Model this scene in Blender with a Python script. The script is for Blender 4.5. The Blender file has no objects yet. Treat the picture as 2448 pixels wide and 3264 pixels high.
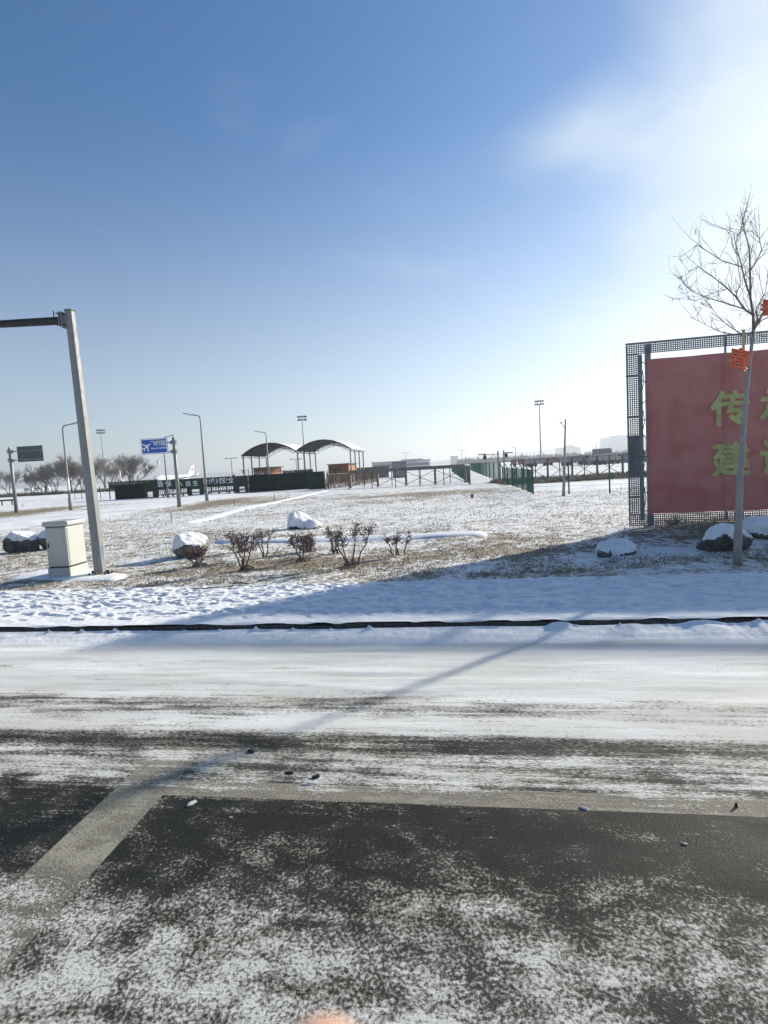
import bpy, math, random
import numpy as np
from mathutils import Vector, Matrix, Quaternion
random.seed(7); rng = np.random.default_rng(7)
S = bpy.context.scene
COL = S.collection
R = math.radians

# ------------------------------------------------------------------ camera, sun, sky, exposure
IW, IH, FPX, CAMH = 2448, 3264, 1750.0, 2.4
ROLL = R(3.2); PITCH = math.atan(142 * math.cos(ROLL) / FPX)
_f = Vector((0, math.cos(PITCH), -math.sin(PITCH)))
_r0 = Vector((1, 0, 0)); _u0 = _r0.cross(_f)
_r = _r0 * math.cos(ROLL) - _u0 * math.sin(ROLL)
_u = _u0 * math.cos(ROLL) + _r0 * math.sin(ROLL)
cam = bpy.data.cameras.new('camera'); camo = bpy.data.objects.new('camera', cam); COL.objects.link(camo)
cam.sensor_fit = 'VERTICAL'; cam.sensor_height = 32.64; cam.lens = FPX * 32.64 / IH
cam.clip_start = 0.02; cam.clip_end = 9000
camo.matrix_world = Matrix(((_r.x, _u.x, -_f.x, 0), (_r.y, _u.y, -_f.y, 0), (_r.z, _u.z, -_f.z, CAMH), (0, 0, 0, 1)))
cam.dof.use_dof = True; cam.dof.focus_distance = 14; cam.dof.aperture_fstop = cam.lens / 2.6
S.camera = camo

SUN_AZ, SUN_EL = 54.6, 21.0
SUN = Vector((math.cos(R(SUN_EL)) * math.sin(R(SUN_AZ)), math.cos(R(SUN_EL)) * math.cos(R(SUN_AZ)), math.sin(R(SUN_EL))))
sl = bpy.data.lights.new('sun', 'SUN'); sl.energy = 4.45; sl.angle = R(1.25); sl.color = (1.0, 0.93, 0.80)
so = bpy.data.objects.new('sun', sl); COL.objects.link(so)
so.rotation_euler = SUN.to_track_quat('Z', 'Y').to_euler()

W = bpy.data.worlds.new('World'); S.world = W; W.use_nodes = True
nt = W.node_tree; nt.nodes.clear()
def wn(t, **k):
    n = nt.nodes.new(t)
    for a, b in k.items(): setattr(n, a, b)
    return n
sky = wn('ShaderNodeTexSky', sky_type='NISHITA', sun_disc=False)
sky.sun_elevation = R(SUN_EL); sky.sun_rotation = R(SUN_AZ); sky.altitude = 100
sky.air_density = 1.0; sky.dust_density = 0.55; sky.ozone_density = 3.6
tc = wn('ShaderNodeTexCoord')
mp = wn('ShaderNodeMapping'); mp.inputs['Scale'].default_value = (1.0, 1.0, 2.0); mp.inputs['Rotation'].default_value = (0, R(-28), R(15)); mp.inputs['Location'].default_value = (5.2, 2.9, 1.1)
nz = wn('ShaderNodeTexNoise'); nz.inputs['Scale'].default_value = 2.6; nz.inputs['Detail'].default_value = 6; nz.inputs['Roughness'].default_value = 0.44
nz.inputs['Distortion'].default_value = 0.35
dt = wn('ShaderNodeVectorMath', operation='DOT_PRODUCT'); dt.inputs[1].default_value = SUN
# thin veil of cirrus that thickens towards the sun side of the sky
vr = wn('ShaderNodeMapRange'); vr.interpolation_type = 'SMOOTHERSTEP'
vr.inputs['From Min'].default_value = 0.70; vr.inputs['From Max'].default_value = 1.0
add = wn('ShaderNodeMath', operation='MULTIPLY_ADD'); add.inputs[1].default_value = 1.9; add.inputs[2].default_value = -1.16
sm = wn('ShaderNodeMath', operation='ADD')
cl = wn('ShaderNodeMapRange'); cl.interpolation_type = 'SMOOTHSTEP'
cl.inputs['From Min'].default_value = 0.0; cl.inputs['From Max'].default_value = 0.95
mul = wn('ShaderNodeMath', operation='MULTIPLY'); mul.inputs[1].default_value = 0.96
mix = wn('ShaderNodeMix', data_type='RGBA'); mix.inputs['B'].default_value = (5.5, 6.2, 6.55, 1)
bg = wn('ShaderNodeBackground'); bg.inputs['Strength'].default_value = 0.076
ow = wn('ShaderNodeOutputWorld')
L = nt.links.new
L(tc.outputs['Generated'], mp.inputs['Vector']); L(mp.outputs[0], nz.inputs['Vector'])
L(tc.outputs['Generated'], dt.inputs[0]); L(dt.outputs['Value'], vr.inputs['Value'])
L(nz.outputs['Fac'], add.inputs[0]); L(add.outputs[0], sm.inputs[0]); L(vr.outputs[0], sm.inputs[1])
L(sm.outputs[0], cl.inputs['Value']); L(cl.outputs[0], mul.inputs[0]); L(mul.outputs[0], mix.inputs['Factor'])
hs = wn('ShaderNodeHueSaturation'); sp = wn('ShaderNodeSeparateXYZ'); se = wn('ShaderNodeMapRange'); se.interpolation_type = 'SMOOTHSTEP'
se.inputs['From Min'].default_value = 0.12; se.inputs['From Max'].default_value = 0.55; se.inputs['To Min'].default_value = 0.76; se.inputs['To Max'].default_value = 1.22
L(tc.outputs['Generated'], sp.inputs[0]); L(sp.outputs['Z'], se.inputs['Value']); L(se.outputs[0], hs.inputs['Saturation']); L(sky.outputs[0], hs.inputs['Color'])
L(hs.outputs[0], mix.inputs['A']); L(mix.outputs['Result'], bg.inputs['Color']); L(bg.outputs[0], ow.inputs['Surface'])

S.view_settings.view_transform = 'Standard'; S.view_settings.look = 'None'
S.view_settings.gamma = 1; S.view_settings.exposure = 0.95; S.view_settings.use_curve_mapping = False
S.cycles.max_bounces = 6; S.cycles.transparent_max_bounces = 16; S.cycles.volume_bounces = 0
S.cycles.use_denoising = True

# ------------------------------------------------------------------ measuring helpers (photo pixel -> place on the ground)
def ray(px, py): return _r * ((px - IW / 2) / FPX) + _u * ((IH / 2 - py) / FPX) + _f
def gp(px, py, z=0.0):
    d = ray(px, py); return Vector((0, 0, CAMH)) + d * ((z - CAMH) / d.z)
def ap(px, py, Y):
    d = ray(px, py); return Vector((0, 0, CAMH)) + d * (Y / d.y)
def gx(px, Y, z=0.0):                      # x of the ground point seen in column px at depth Y
    p = ap(px, 1500, Y)
    for _ in range(4):
        b = Vector((p.x, Y, z)) - Vector((0, 0, CAMH))
        py = IH / 2 - FPX * b.dot(_u) / b.dot(_f); p = ap(px, py, Y)
    return p.x

# ------------------------------------------------------------------ mesh builder
class MB:
    def __init__(s): s.v = []; s.f = []; s.m = []
    def add(s, v, f):
        o = len(s.v); s.v += [tuple(x) for x in v]; s.f += [tuple(i + o for i in q) for q in f]; return s
    def box(s, c, d, rz=0.0, rot=None):
        x, y, z = d[0] / 2, d[1] / 2, d[2] / 2
        M = rot if rot else Matrix.Rotation(rz, 3, 'Z')
        c = Vector(c)
        v = [c + M @ Vector(p) for p in ((-x, -y, -z), (x, -y, -z), (x, y, -z), (-x, y, -z), (-x, -y, z), (x, -y, z), (x, y, z), (-x, y, z))]
        return s.add(v, [(0, 3, 2, 1), (4, 5, 6, 7), (0, 1, 5, 4), (1, 2, 6, 5), (2, 3, 7, 6), (3, 0, 4, 7)])
    def bar(s, a, b, w, d=None):
        a = Vector(a); b = Vector(b); t = b - a; l = t.length
        if l < 1e-6: return s
        q = t.to_track_quat('Z', 'Y').to_matrix()
        return s.box((a + b) / 2, (w, d or w, l), rot=q)
    def tube(s, pts, rad, n=6, cap=True):
        pts = [Vector(p) for p in pts]
        if not hasattr(rad, '__len__'): rad = [rad] * len(pts)
        V = []; F = []
        nrm = None
        for i, p in enumerate(pts):
            t = (pts[min(i + 1, len(pts) - 1)] - pts[max(i - 1, 0)])
            t = t.normalized() if t.length > 1e-9 else Vector((0, 0, 1))
            if nrm is None:
                nrm = t.orthogonal().normalized()
            else:
                nrm = nrm - t * nrm.dot(t)
                nrm = nrm.normalized() if nrm.length > 1e-6 else t.orthogonal().normalized()
            b = t.cross(nrm)
            for k in range(n):
                a = 2 * math.pi * k / n
                V.append(p + (nrm * math.cos(a) + b * math.sin(a)) * rad[i])
        for i in range(len(pts) - 1):
            for k in range(n):
                F.append((i * n + k, i * n + (k + 1) % n, (i + 1) * n + (k + 1) % n, (i + 1) * n + k))
        if cap:
            F.append(tuple(reversed(range(n)))); F.append(tuple(range((len(pts) - 1) * n, len(pts) * n)))
        return s.add(V, F)
    def prism(s, poly, z0, z1):            # poly in xy, extruded in z
        n = len(poly)
        v = [(p[0], p[1], z0) for p in poly] + [(p[0], p[1], z1) for p in poly]
        f = [tuple(reversed(range(n))), tuple(range(n, 2 * n))] + [(i, (i + 1) % n, n + (i + 1) % n, n + i) for i in range(n)]
        return s.add(v, f)
    def slab(s, poly, M, t):               # poly in a local xz plane with thickness t along y, placed by matrix M
        n = len(poly)
        v = [M @ Vector((p[0], -t / 2, p[1])) for p in poly] + [M @ Vector((p[0], t / 2, p[1])) for p in poly]
        f = [tuple(range(n)), tuple(reversed(range(n, 2 * n)))] + [(i, n + i, n + (i + 1) % n, (i + 1) % n) for i in range(n)]
        return s.add(v, f)
    def ball(s, c, r, n=10, m=7):
        rx, ry, rz = r if hasattr(r, '__len__') else (r, r, r)
        V = []; F = []
        for j in range(m + 1):
            th = math.pi * j / m
            for i in range(n):
                a = 2 * math.pi * i / n
                V.append((c[0] + rx * math.sin(th) * math.cos(a), c[1] + ry * math.sin(th) * math.sin(a), c[2] + rz * math.cos(th)))
        for j in range(m):
            for i in range(n): F.append((j * n + i, (j + 1) * n + i, (j + 1) * n + (i + 1) % n, j * n + (i + 1) % n))
        return s.add(V, F)
    def build(s, name, mat, parent=None, smooth=False, bevel=0):
        me = bpy.data.meshes.new(name); me.from_pydata(s.v, [], s.f); me.validate(); me.update()
        o = bpy.data.objects.new(name, me); COL.objects.link(o)
        me.materials.append(mat)
        if smooth: me.polygons.foreach_set('use_smooth', [True] * len(me.polygons))
        if bevel:
            b = o.modifiers.new('bevel', 'BEVEL'); b.width = bevel; b.segments = 2; b.limit_method = 'ANGLE'
        if parent: o.parent = parent
        return o
def npmesh(name, verts, faces, mat, parent=None, smooth=True):
    me = bpy.data.meshes.new(name)
    verts = np.asarray(verts, np.float32); faces = np.asarray(faces, np.int32)
    k = faces.shape[1]
    me.vertices.add(len(verts)); me.vertices.foreach_set('co', verts.ravel())
    me.loops.add(faces.size); me.loops.foreach_set('vertex_index', faces.ravel())
    me.polygons.add(len(faces)); me.polygons.foreach_set('loop_start', np.arange(0, faces.size, k, dtype=np.int32))
    me.polygons.foreach_set('loop_total', np.full(len(faces), k, np.int32))
    me.polygons.foreach_set('use_smooth', np.full(len(faces), smooth))
    me.update(calc_edges=True); me.validate()
    o = bpy.data.objects.new(name, me); COL.objects.link(o); me.materials.append(mat)
    if parent: o.parent = parent
    return o
def gridmesh(name, X, Y, Z, mat, parent=None):
    h, w = X.shape
    idx = np.arange(h * w).reshape(h, w)
    F = np.stack([idx[:-1, :-1], idx[:-1, 1:], idx[1:, 1:], idx[1:, :-1]], -1).reshape(-1, 4)
    return npmesh(name, np.stack([X, Y, Z], -1).reshape(-1, 3), F, mat, parent)
def tag(o, label=None, cat=None, group=None, kind=None):
    if label: o['label'] = label
    if cat: o['category'] = cat
    if group: o['group'] = group
    if kind: o['kind'] = kind
    return o
def thing(name, loc, label, cat, group=None, rz=0.0):
    o = bpy.data.objects.new(name, None); COL.objects.link(o); o.location = loc; o.rotation_euler = (0, 0, rz)
    o.empty_display_size = 0.2
    return tag(o, label, cat, group)
def kids(o): return [c for c in o.children]
def copy_tree(o, parent=None):
    c = o.copy(); COL.objects.link(c)
    if parent: c.parent = parent
    for ch in kids(o): copy_tree(ch, c)
    return c
def again(proto, loc, label, rz=0.0, sc=None):
    c = copy_tree(proto); c.location = loc; c.rotation_euler = (0, 0, rz); c['label'] = label
    if sc: c.scale = (sc, sc, sc)
    return c
def vnoise(x, y, seed=0):                  # cheap smooth value noise on arrays
    g = np.random.default_rng(seed).random((257, 257)).astype(np.float32)
    xi = np.floor(x).astype(int); yi = np.floor(y).astype(int); fx = x - xi; fy = y - yi
    fx = fx * fx * (3 - 2 * fx); fy = fy * fy * (3 - 2 * fy)
    a = g[xi % 257, yi % 257]; b = g[(xi + 1) % 257, yi % 257]; c = g[xi % 257, (yi + 1) % 257]; d = g[(xi + 1) % 257, (yi + 1) % 257]
    return (a * (1 - fx) + b * fx) * (1 - fy) + (c * (1 - fx) + d * fx) * fy
def fbm(x, y, seed=0, o=4):
    t = 0; a = 1; s = 0
    for k in range(o): t = t + a * vnoise(x * 2 ** k + 17.3 * k, y * 2 ** k + 9.1 * k, seed + k); s += a; a *= 0.5
    return t / s

# ------------------------------------------------------------------ materials
class NT:
    def __init__(s, name):
        s.m = bpy.data.materials.new(name); s.m.use_nodes = True; s.t = s.m.node_tree; s.t.nodes.clear()
        s.out = s.t.nodes.new('ShaderNodeOutputMaterial'); s.b = s.t.nodes.new('ShaderNodeBsdfPrincipled')
        s.t.links.new(s.b.outputs[0], s.out.inputs['Surface'])
    def n(s, t, ins=None, **k):
        n = s.t.nodes.new(t)
        for a, b in k.items(): setattr(n, a, b)
        for a, b in (ins or {}).items(): s.put(n.inputs[a], b)
        return n
    def put(s, sock, v):
        if isinstance(v, bpy.types.NodeSocket): s.t.links.new(v, sock)
        else: sock.default_value = v
    def math(s, op, a, b=0.0, c=None, clamp=False):
        n = s.n('ShaderNodeMath', operation=op, use_clamp=clamp); s.put(n.inputs[0], a); s.put(n.inputs[1], b)
        if c is not None: s.put(n.inputs[2], c)
        return n.outputs[0]
    def noise(s, vec, scale, detail=4, rough=0.55, dist=0.0):
        n = s.n('ShaderNodeTexNoise', {'Scale': scale, 'Detail': detail, 'Roughness': rough, 'Distortion': dist})
        if vec is not None: s.put(n.inputs['Vector'], vec)
        return n.outputs['Fac']
    def mixc(s, f, a, b):
        n = s.n('ShaderNodeMix', data_type='RGBA'); s.put(n.inputs['Factor'], f)
        s.put(n.inputs['A'], a if isinstance(a, bpy.types.NodeSocket) else (*a[:3], 1)); s.put(n.inputs['B'], b if isinstance(b, bpy.types.NodeSocket) else (*b[:3], 1))
        return n.outputs['Result']
    def step(s, x, a, b, lo=0.0, hi=1.0):
        n = s.n('ShaderNodeMapRange', {'From Min': a, 'From Max': b, 'To Min': lo, 'To Max': hi}, interpolation_type='SMOOTHSTEP'); s.put(n.inputs['Value'], x)
        return n.outputs[0]
    def bump(s, h, dist, strength=1.0, nrm=None):
        n = s.n('ShaderNodeBump', {'Distance': dist, 'Strength': strength}); s.put(n.inputs['Height'], h)
        if nrm: s.put(n.inputs['Normal'], nrm)
        s.t.links.new(n.outputs[0], s.b.inputs['Normal']); return n.outputs[0]
    def pos(s): return s.n('ShaderNodeNewGeometry').outputs['Position']
    def scaled(s, vec, sc, rz=0.0):
        n = s.n('ShaderNodeMapping'); s.put(n.inputs['Vector'], vec); n.inputs['Scale'].default_value = sc; n.inputs['Rotation'].default_value = (0, 0, rz); return n.outputs[0]
def mat(name, col, rough=0.6, metal=0.0, var=0.15, scale=6.0, bump=0.0, dirt=None, dirt_amt=0.35, stretch=(1, 1, 1), spec=0.5):
    m = NT(name); p = m.n('ShaderNodeTexCoord').outputs['Object']
    p = m.scaled(p, stretch)
    a = m.noise(p, scale, 5, 0.6); b = m.noise(p, scale * 7, 3)
    c = m.mixc(m.step(a, 0.3, 0.7), [x * (1 - var) for x in col], [min(1, x * (1 + var)) for x in col])
    if dirt: c = m.mixc(m.math('MULTIPLY', m.step(m.math('ADD', a, m.math('MULTIPLY', b, 0.4)), 0.6, 0.95), dirt_amt), c, dirt)
    m.put(m.b.inputs['Base Color'], c); m.put(m.b.inputs['Roughness'], m.step(b, 0.2, 0.8, max(0, rough - 0.1), min(1, rough + 0.1)))
    m.b.inputs['Metallic'].default_value = metal; m.b.inputs['Specular IOR Level'].default_value = spec
    if bump: m.bump(b, bump)
    return m.m
SNOWC = (0.89, 0.892, 0.89)
def snow_mat(name, scale=9.0, amt=0.02, tint=(0.77, 0.775, 0.78)):
    m = NT(name); p = m.pos()
    a = m.noise(p, scale, 5, 0.6); b = m.noise(p, scale * 8, 3)
    m.put(m.b.inputs['Base Color'], m.mixc(m.step(a, 0.35, 0.7), tint, SNOWC)); m.b.inputs['Roughness'].default_value = 0.75
    m.b.inputs['Specular IOR Level'].default_value = 0.25
    m.bump(m.math('ADD', a, m.math('MULTIPLY', b, 0.35)), amt); return m.m
M = dict(
    galv=mat('galvanised_steel', (0.25, 0.255, 0.25), 0.55, 0.2, 0.18, 3.0, dirt=(0.15, 0.135, 0.115), dirt_amt=0.6, stretch=(1, 1, 0.3)),
    greysteel=mat('grey_painted_steel', (0.22, 0.24, 0.26), 0.5, 0.2, 0.15, 4.0, dirt=(0.14, 0.12, 0.1)),
    dark=mat('dark_steel', (0.04, 0.043, 0.045), 0.6, 0.0, 0.2, spec=0.12),
    rust=mat('rusty_bolts', (0.12, 0.065, 0.04), 0.8, 0.2, 0.3, 20),
    cabinet=mat('cabinet_paint', (0.42, 0.427, 0.40), 0.5, 0.0, 0.05, 2.5, dirt=(0.33, 0.31, 0.27), dirt_amt=0.35, stretch=(1, 1, 0.4)),
    white=mat('white_paint', (0.78, 0.78, 0.76), 0.4, 0, 0.04),
    signblue=mat('sign_blue', (0.008, 0.085, 0.42), 0.4, 0, 0.08, 3.0),
    signback=mat('sign_back', (0.10, 0.105, 0.10), 0.5, 0.3, 0.15, 4.0),
    green=mat('green_cloth_panel', (0.012, 0.045, 0.022), 0.8, 0, 0.3, 1.5, spec=0.12),
    signgreen=mat('gate_sign_green', (0.016, 0.062, 0.022), 0.7, 0, 0.35, 2.5, dirt=(0.04, 0.09, 0.035), spec=0.15),
    dkgreen=mat('dark_green_sheet', (0.008, 0.020, 0.018), 0.7, 0, 0.3, 1.0, spec=0.12),
    fence=mat('green_fence_paint', (0.02, 0.10, 0.07), 0.5, 0.1, 0.2, spec=0.12),
    gatebrown=mat('gate_iron', (0.045, 0.038, 0.036), 0.6, 0.3, 0.3, spec=0.12),
    brown=mat('brown_steel', (0.15, 0.13, 0.125), 0.7, 0.1, 0.25, 2.0),  # lightened so the colour itself carries the glare haze
    brick=mat('brown_brick', (0.20, 0.085, 0.055), 0.85, 0, 0.2, 3.0),
    litbrick=mat('sunlit_brick', (0.34, 0.16, 0.09), 0.85, 0, 0.2, 3.0),  # lit copy of the brick: sunlight painted into the end walls
    membrane=mat('canopy_sheet', (0.065, 0.062, 0.06), 0.7, 0, 0.2, 0.4, spec=0.12),
    banner=None, letter=mat('faded_yellow_print', (0.41, 0.42, 0.155), 0.7, 0, 0.2, 2.0),
    post=mat('billboard_post', (0.16, 0.185, 0.20), 0.5, 0.2, 0.12),
    mesh=mat('billboard_mesh', (0.15, 0.16, 0.18), 0.5, 0.3, 0.15),
    bark=mat('grey_bark', (0.15, 0.13, 0.115), 0.9, 0, 0.3, 14, 0.01, stretch=(1, 1, 0.3)),
    trunk=mat('young_bark', (0.33, 0.32, 0.29), 0.85, 0, 0.3, 12, 0.012, dirt=(0.16, 0.145, 0.13), stretch=(1, 1, 0.35)),
    limb=mat('dark_limb', (0.15, 0.125, 0.11), 0.9, 0, 0.25, 12),
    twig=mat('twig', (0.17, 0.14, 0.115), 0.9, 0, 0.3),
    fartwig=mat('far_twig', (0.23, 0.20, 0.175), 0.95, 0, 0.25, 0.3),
    deadleaf=mat('dead_leaf', (0.16, 0.118, 0.105), 0.85, 0, 0.45, 9),
    stem=mat('shrub_stem', (0.085, 0.06, 0.05), 0.9, 0, 0.3, 20),
    straw=mat('straw', (0.30, 0.26, 0.18), 0.9, 0, 0.4, 1.7),
    rock=mat('boulder', (0.125, 0.12, 0.10), 0.9, 0, 0.5, 4.0, 0.12, dirt=(0.22, 0.18, 0.13)),
    rockpale=mat('pale_boulder', (0.24, 0.215, 0.17), 0.9, 0, 0.45, 4.5, 0.12, dirt=(0.30, 0.19, 0.13)),
    snow=snow_mat('snow'), kerbstone=mat('kerb_granite', (0.075, 0.068, 0.064), 0.85, 0, 0.35, 25, 0.004, dirt=(0.14, 0.13, 0.12)),
    concrete=mat('concrete', (0.33, 0.32, 0.30), 0.85, 0, 0.2, 3.0, 0.01),
    clod=mat('dirty_clod', (0.03, 0.028, 0.026), 0.8, 0, 0.4, 30, 0.01),
    ice=mat('dirty_ice', (0.60, 0.60, 0.60), 0.6, 0, 0.25, 25, 0.01, dirt=(0.25, 0.22, 0.19)),
    orange=mat('coral_plush', (0.72, 0.13, 0.07), 0.7, 0, 0.12, 12), gold=mat('gold_trim', (0.62, 0.36, 0.06), 0.4, 0.3, 0.1),
    ribbon=mat('yellow_ribbon', (0.42, 0.36, 0.13), 0.6, 0, 0.1),
    plane=mat('aircraft_white', (0.85, 0.85, 0.84), 0.35, 0, 0.03), glass=mat('dark_glass', (0.02, 0.025, 0.03), 0.15, 0, 0.1),
    red=mat('logo_red', (0.5, 0.03, 0.03), 0.5), farwall=mat('far_wall', (0.42, 0.45, 0.48), 0.8, 0, 0.08, 0.05),
    farroof=mat('far_roof', (0.24, 0.25, 0.27), 0.8, 0, 0.08, 0.05), truckred=mat('truck_red', (0.24, 0.10, 0.085), 0.6, 0, 0.25, 1.5),
    truckgrey=mat('truck_grey', (0.21, 0.215, 0.22), 0.6, 0, 0.25, 1.5), tyre=mat('tyre', (0.02, 0.02, 0.02), 0.9),  # truck red and grey lightened, haze painted into the colour
    scrub=mat('scrub', (0.105, 0.085, 0.065), 0.95, 0, 0.4, 0.4), woods=mat('far_woods', (0.075, 0.085, 0.095), 0.95, 0, 0.3, 0.02),
    skin=mat('skin', (0.52, 0.30, 0.22), 0.6, 0, 0.12, 900), nail=mat('nail', (0.62, 0.33, 0.27), 0.3, 0, 0.04),
    brush=mat('dry_brush', (0.26, 0.22, 0.17), 0.95, 0, 0.35, 0.8),
    wire=mat('razor_wire', (0.30, 0.30, 0.29), 0.5, 0.4, 0.1),
    reed=mat('dry_reed', (0.15, 0.115, 0.085), 0.95, 0, 0.4, 1.2, stretch=(1, 1, 0.2)),
)
m = NT('glare_paled_red_banner'); p = m.n('ShaderNodeTexCoord').outputs['Object']       # thin cloth: the sun behind shines through it
a = m.noise(p, 1.3, 5, 0.6); b = m.noise(p, 300, 2)
c = m.mixc(m.step(a, 0.3, 0.7), (0.36, 0.118, 0.108), (0.42, 0.185, 0.165))  # red paled to paint a veil of glare into the cloth
m.put(m.b.inputs['Base Color'], c); m.b.inputs['Roughness'].default_value = 0.75
tr = m.n('ShaderNodeBsdfTranslucent'); m.put(tr.inputs['Color'], c)
mx = m.n('ShaderNodeMixShader', {0: 0.03}); L2 = m.t.links.new
L2(m.b.outputs[0], mx.inputs[1]); L2(tr.outputs[0], mx.inputs[2]); L2(mx.outputs[0], m.out.inputs['Surface']); M['banner'] = m.m

# road frame: u along the kerb, v from the kerb towards the camera
KO = np.array([-0.1, 8.36]); KU = np.array([0.98875, -0.1496]); KN = np.array([-0.1496, -0.98875])
KANG = math.atan2(KU[1], KU[0]); RZ = -0.12
def kp(u, v, z=0.0): return Vector((KO[0] + KU[0] * u + KN[0] * v, KO[1] + KU[1] * u + KN[1] * v, z))

def road_material():
    m = NT('snowy_asphalt'); pos = m.pos()
    d = m.n('ShaderNodeVectorMath', operation='SUBTRACT'); m.put(d.inputs[0], pos); d.inputs[1].default_value = (KO[0], KO[1], 0)
    def dot(w):
        q = m.n('ShaderNodeVectorMath', operation='DOT_PRODUCT'); m.put(q.inputs[0], d.outputs[0]); q.inputs[1].default_value = (w[0], w[1], 0); return q.outputs['Value']
    U = dot(KU); V = dot(KN)
    def uv(su, sv):
        c = m.n('ShaderNodeCombineXYZ'); m.put(c.inputs[0], m.math('MULTIPLY', U, su)); m.put(c.inputs[1], m.math('MULTIPLY', V, sv)); return c.outputs[0]
    wob = m.math('MULTIPLY', m.math('SUBTRACT', m.noise(uv(0.35, 0.6), 1.0, 3), 0.5), 0.35)
    Vw = m.math('ADD', V, wob)
    cr = m.n('ShaderNodeValToRGB'); m.put(cr.inputs[0], m.math('DIVIDE', Vw, 10.0))
    # how much snow lies at each distance from the kerb (wheel tracks are bare)
    st = [(0.0, .98), (.10, .94), (.15, .84), (.20, .90), (.235, .82), (.255, .56), (.285, .56), (.30, .80), (.325, .80), (.338, .34), (.356, .34), (.370, .64),
          (.385, .55), (.405, .60), (.42, .48), (.44, .24), (.475, .21), (.505, .26), (.53, .40), (.56, .55), (.60, .60), (.66, .52), (.78, .25), (1.0, .8)]
    e = cr.color_ramp.elements
    while len(e) < len(st): e.new(0.5)
    for q, (x, y) in zip(e, st): q.position = x; q.color = (y, y, y, 1)
    cov = cr.outputs[0]
    streak = m.noise(uv(0.7, 11.0), 1.0, 8, 0.72)
    patch = m.noise(uv(0.9, 2.0), 1.1, 4, 0.6)
    blot = m.noise(uv(3.0, 4.2), 1.0, 5, 0.62, 0.4)
    grain = m.mixc(m.step(V, 3.4, 5.0), m.noise(uv(22, 90), 1.0, 4, 0.7), m.noise(pos, 48, 5, 0.74))
    fine = m.noise(pos, 130, 3, 0.6)
    far = m.step(V, 4.4, 5.4)                                 # streaks where wheels ran along the lane, blotches on the near side
    s1 = m.math('MULTIPLY', m.math('SUBTRACT', streak, 0.5), m.step(V, 4.2, 5.2, 1.35, 0.25))
    s2 = m.math('MULTIPLY', m.math('SUBTRACT', patch, 0.5), 0.75)
    s3 = m.math('MULTIPLY', m.math('SUBTRACT', blot, 0.5), m.step(V, 3.2, 5.4, 0.35, 1.25))
    s4 = m.math('MULTIPLY', m.math('SUBTRACT', grain, 0.5), m.step(V, 2.0, 4.5, 1.35, 1.9))
    cov2 = m.math('ADD', cov, m.math('MULTIPLY', m.step(U, -1.0, 3.5), m.step(V, 2.6, 3.9, 0.16, 0.0)))
    tot = m.math('ADD', m.math('ADD', cov2, s1), m.math('ADD', s2, m.math('ADD', s3, s4)))
    mask = m.step(tot, 0.27, 0.74)
    stone = m.noise(pos, 85, 3, 0.7)
    wet = m.step(m.noise(uv(0.55, 1.7), 1.3, 5, 0.6, 0.3), 0.38, 0.66)
    asp = m.mixc(m.step(stone, 0.35, 0.72), (0.007, 0.008, 0.007), (0.042, 0.042, 0.037))
    asp = m.mixc(m.math('MULTIPLY', m.step(fine, 0.62, 0.74), 0.5), asp, (0.15, 0.145, 0.13))
    asp = m.mixc(m.math('MULTIPLY', wet, 0.5), asp, (0.028, 0.029, 0.026))
    frost = m.math('MULTIPLY', m.step(m.math('ADD', cov, m.math('MULTIPLY', m.math('SUBTRACT', blot, 0.5), 1.1)), 0.18, 0.7), 0.34)
    asp = m.mixc(frost, asp, (0.125, 0.125, 0.118))
    slush = m.mixc(m.step(patch, 0.35, 0.65), (0.17, 0.168, 0.155), (0.25, 0.24, 0.20))
    sn = m.mixc(m.step(m.noise(uv(0.3, 1.6), 1.4, 4), 0.35, 0.68), (0.63, 0.62, 0.575), (0.80, 0.80, 0.78))
    tread = m.noise(uv(4.0, 55), 1.0, 6, 0.75)
    sn = m.mixc(m.math('MULTIPLY', m.step(tread, 0.48, 0.70), 0.38), sn, (0.48, 0.475, 0.44))
    sn = m.mixc(m.math('MULTIPLY', m.step(V, 3.6, 4.8), 0.85), sn, (0.58, 0.585, 0.555))
    c = m.mixc(m.step(mask, 0.0, 0.45), asp, slush); c = m.mixc(m.step(mask, 0.35, 1.0), c, sn)
    # worn painted lines under the dust: one along the lane, one across the bay
    l1 = m.math('MULTIPLY', m.math('MULTIPLY', m.math('GREATER_THAN', V, 4.15), m.math('LESS_THAN', V, 4.36)), m.math('GREATER_THAN', U, -1.60))
    l2 = m.math('MULTIPLY', m.math('MULTIPLY', m.math('GREATER_THAN', U, -1.62), m.math('LESS_THAN', U, -1.16)), m.math('GREATER_THAN', V, 3.86))
    line = m.math('MAXIMUM', l1, l2)
    worn = m.math('MULTIPLY', line, m.math('SUBTRACT', 1.0, m.math('MULTIPLY', m.step(m.math('ADD', m.math('MULTIPLY', fine, 0.6), m.math('MULTIPLY', blot, 0.4)), 0.44, 0.66), 0.6)))
    worn = m.math('MULTIPLY', worn, m.step(V, 5.1, 5.35, 1.0, 0.55))
    worn = m.math('MULTIPLY', worn, m.math('SUBTRACT', 1.0, m.math('MULTIPLY', m.step(mask, 0.55, 1.0), 0.75)))
    c = m.mixc(m.math('MULTIPLY', worn, 0.92), c, (0.36, 0.335, 0.27))
    m.put(m.b.inputs['Base Color'], c)
    m.put(m.b.inputs['Roughness'], m.math('ADD', m.step(mask, 0, 1, 0.55, 0.72), m.math('MULTIPLY', wet, 0.2))); m.b.inputs['Specular IOR Level'].default_value = 0.1
    h = m.math('ADD', m.math('MULTIPLY', mask, 0.9), m.math('ADD', m.math('MULTIPLY', stone, 0.55), m.math('MULTIPLY', m.math('MULTIPLY', m.math('ADD', streak, tread), mask), 0.7)))
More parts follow.
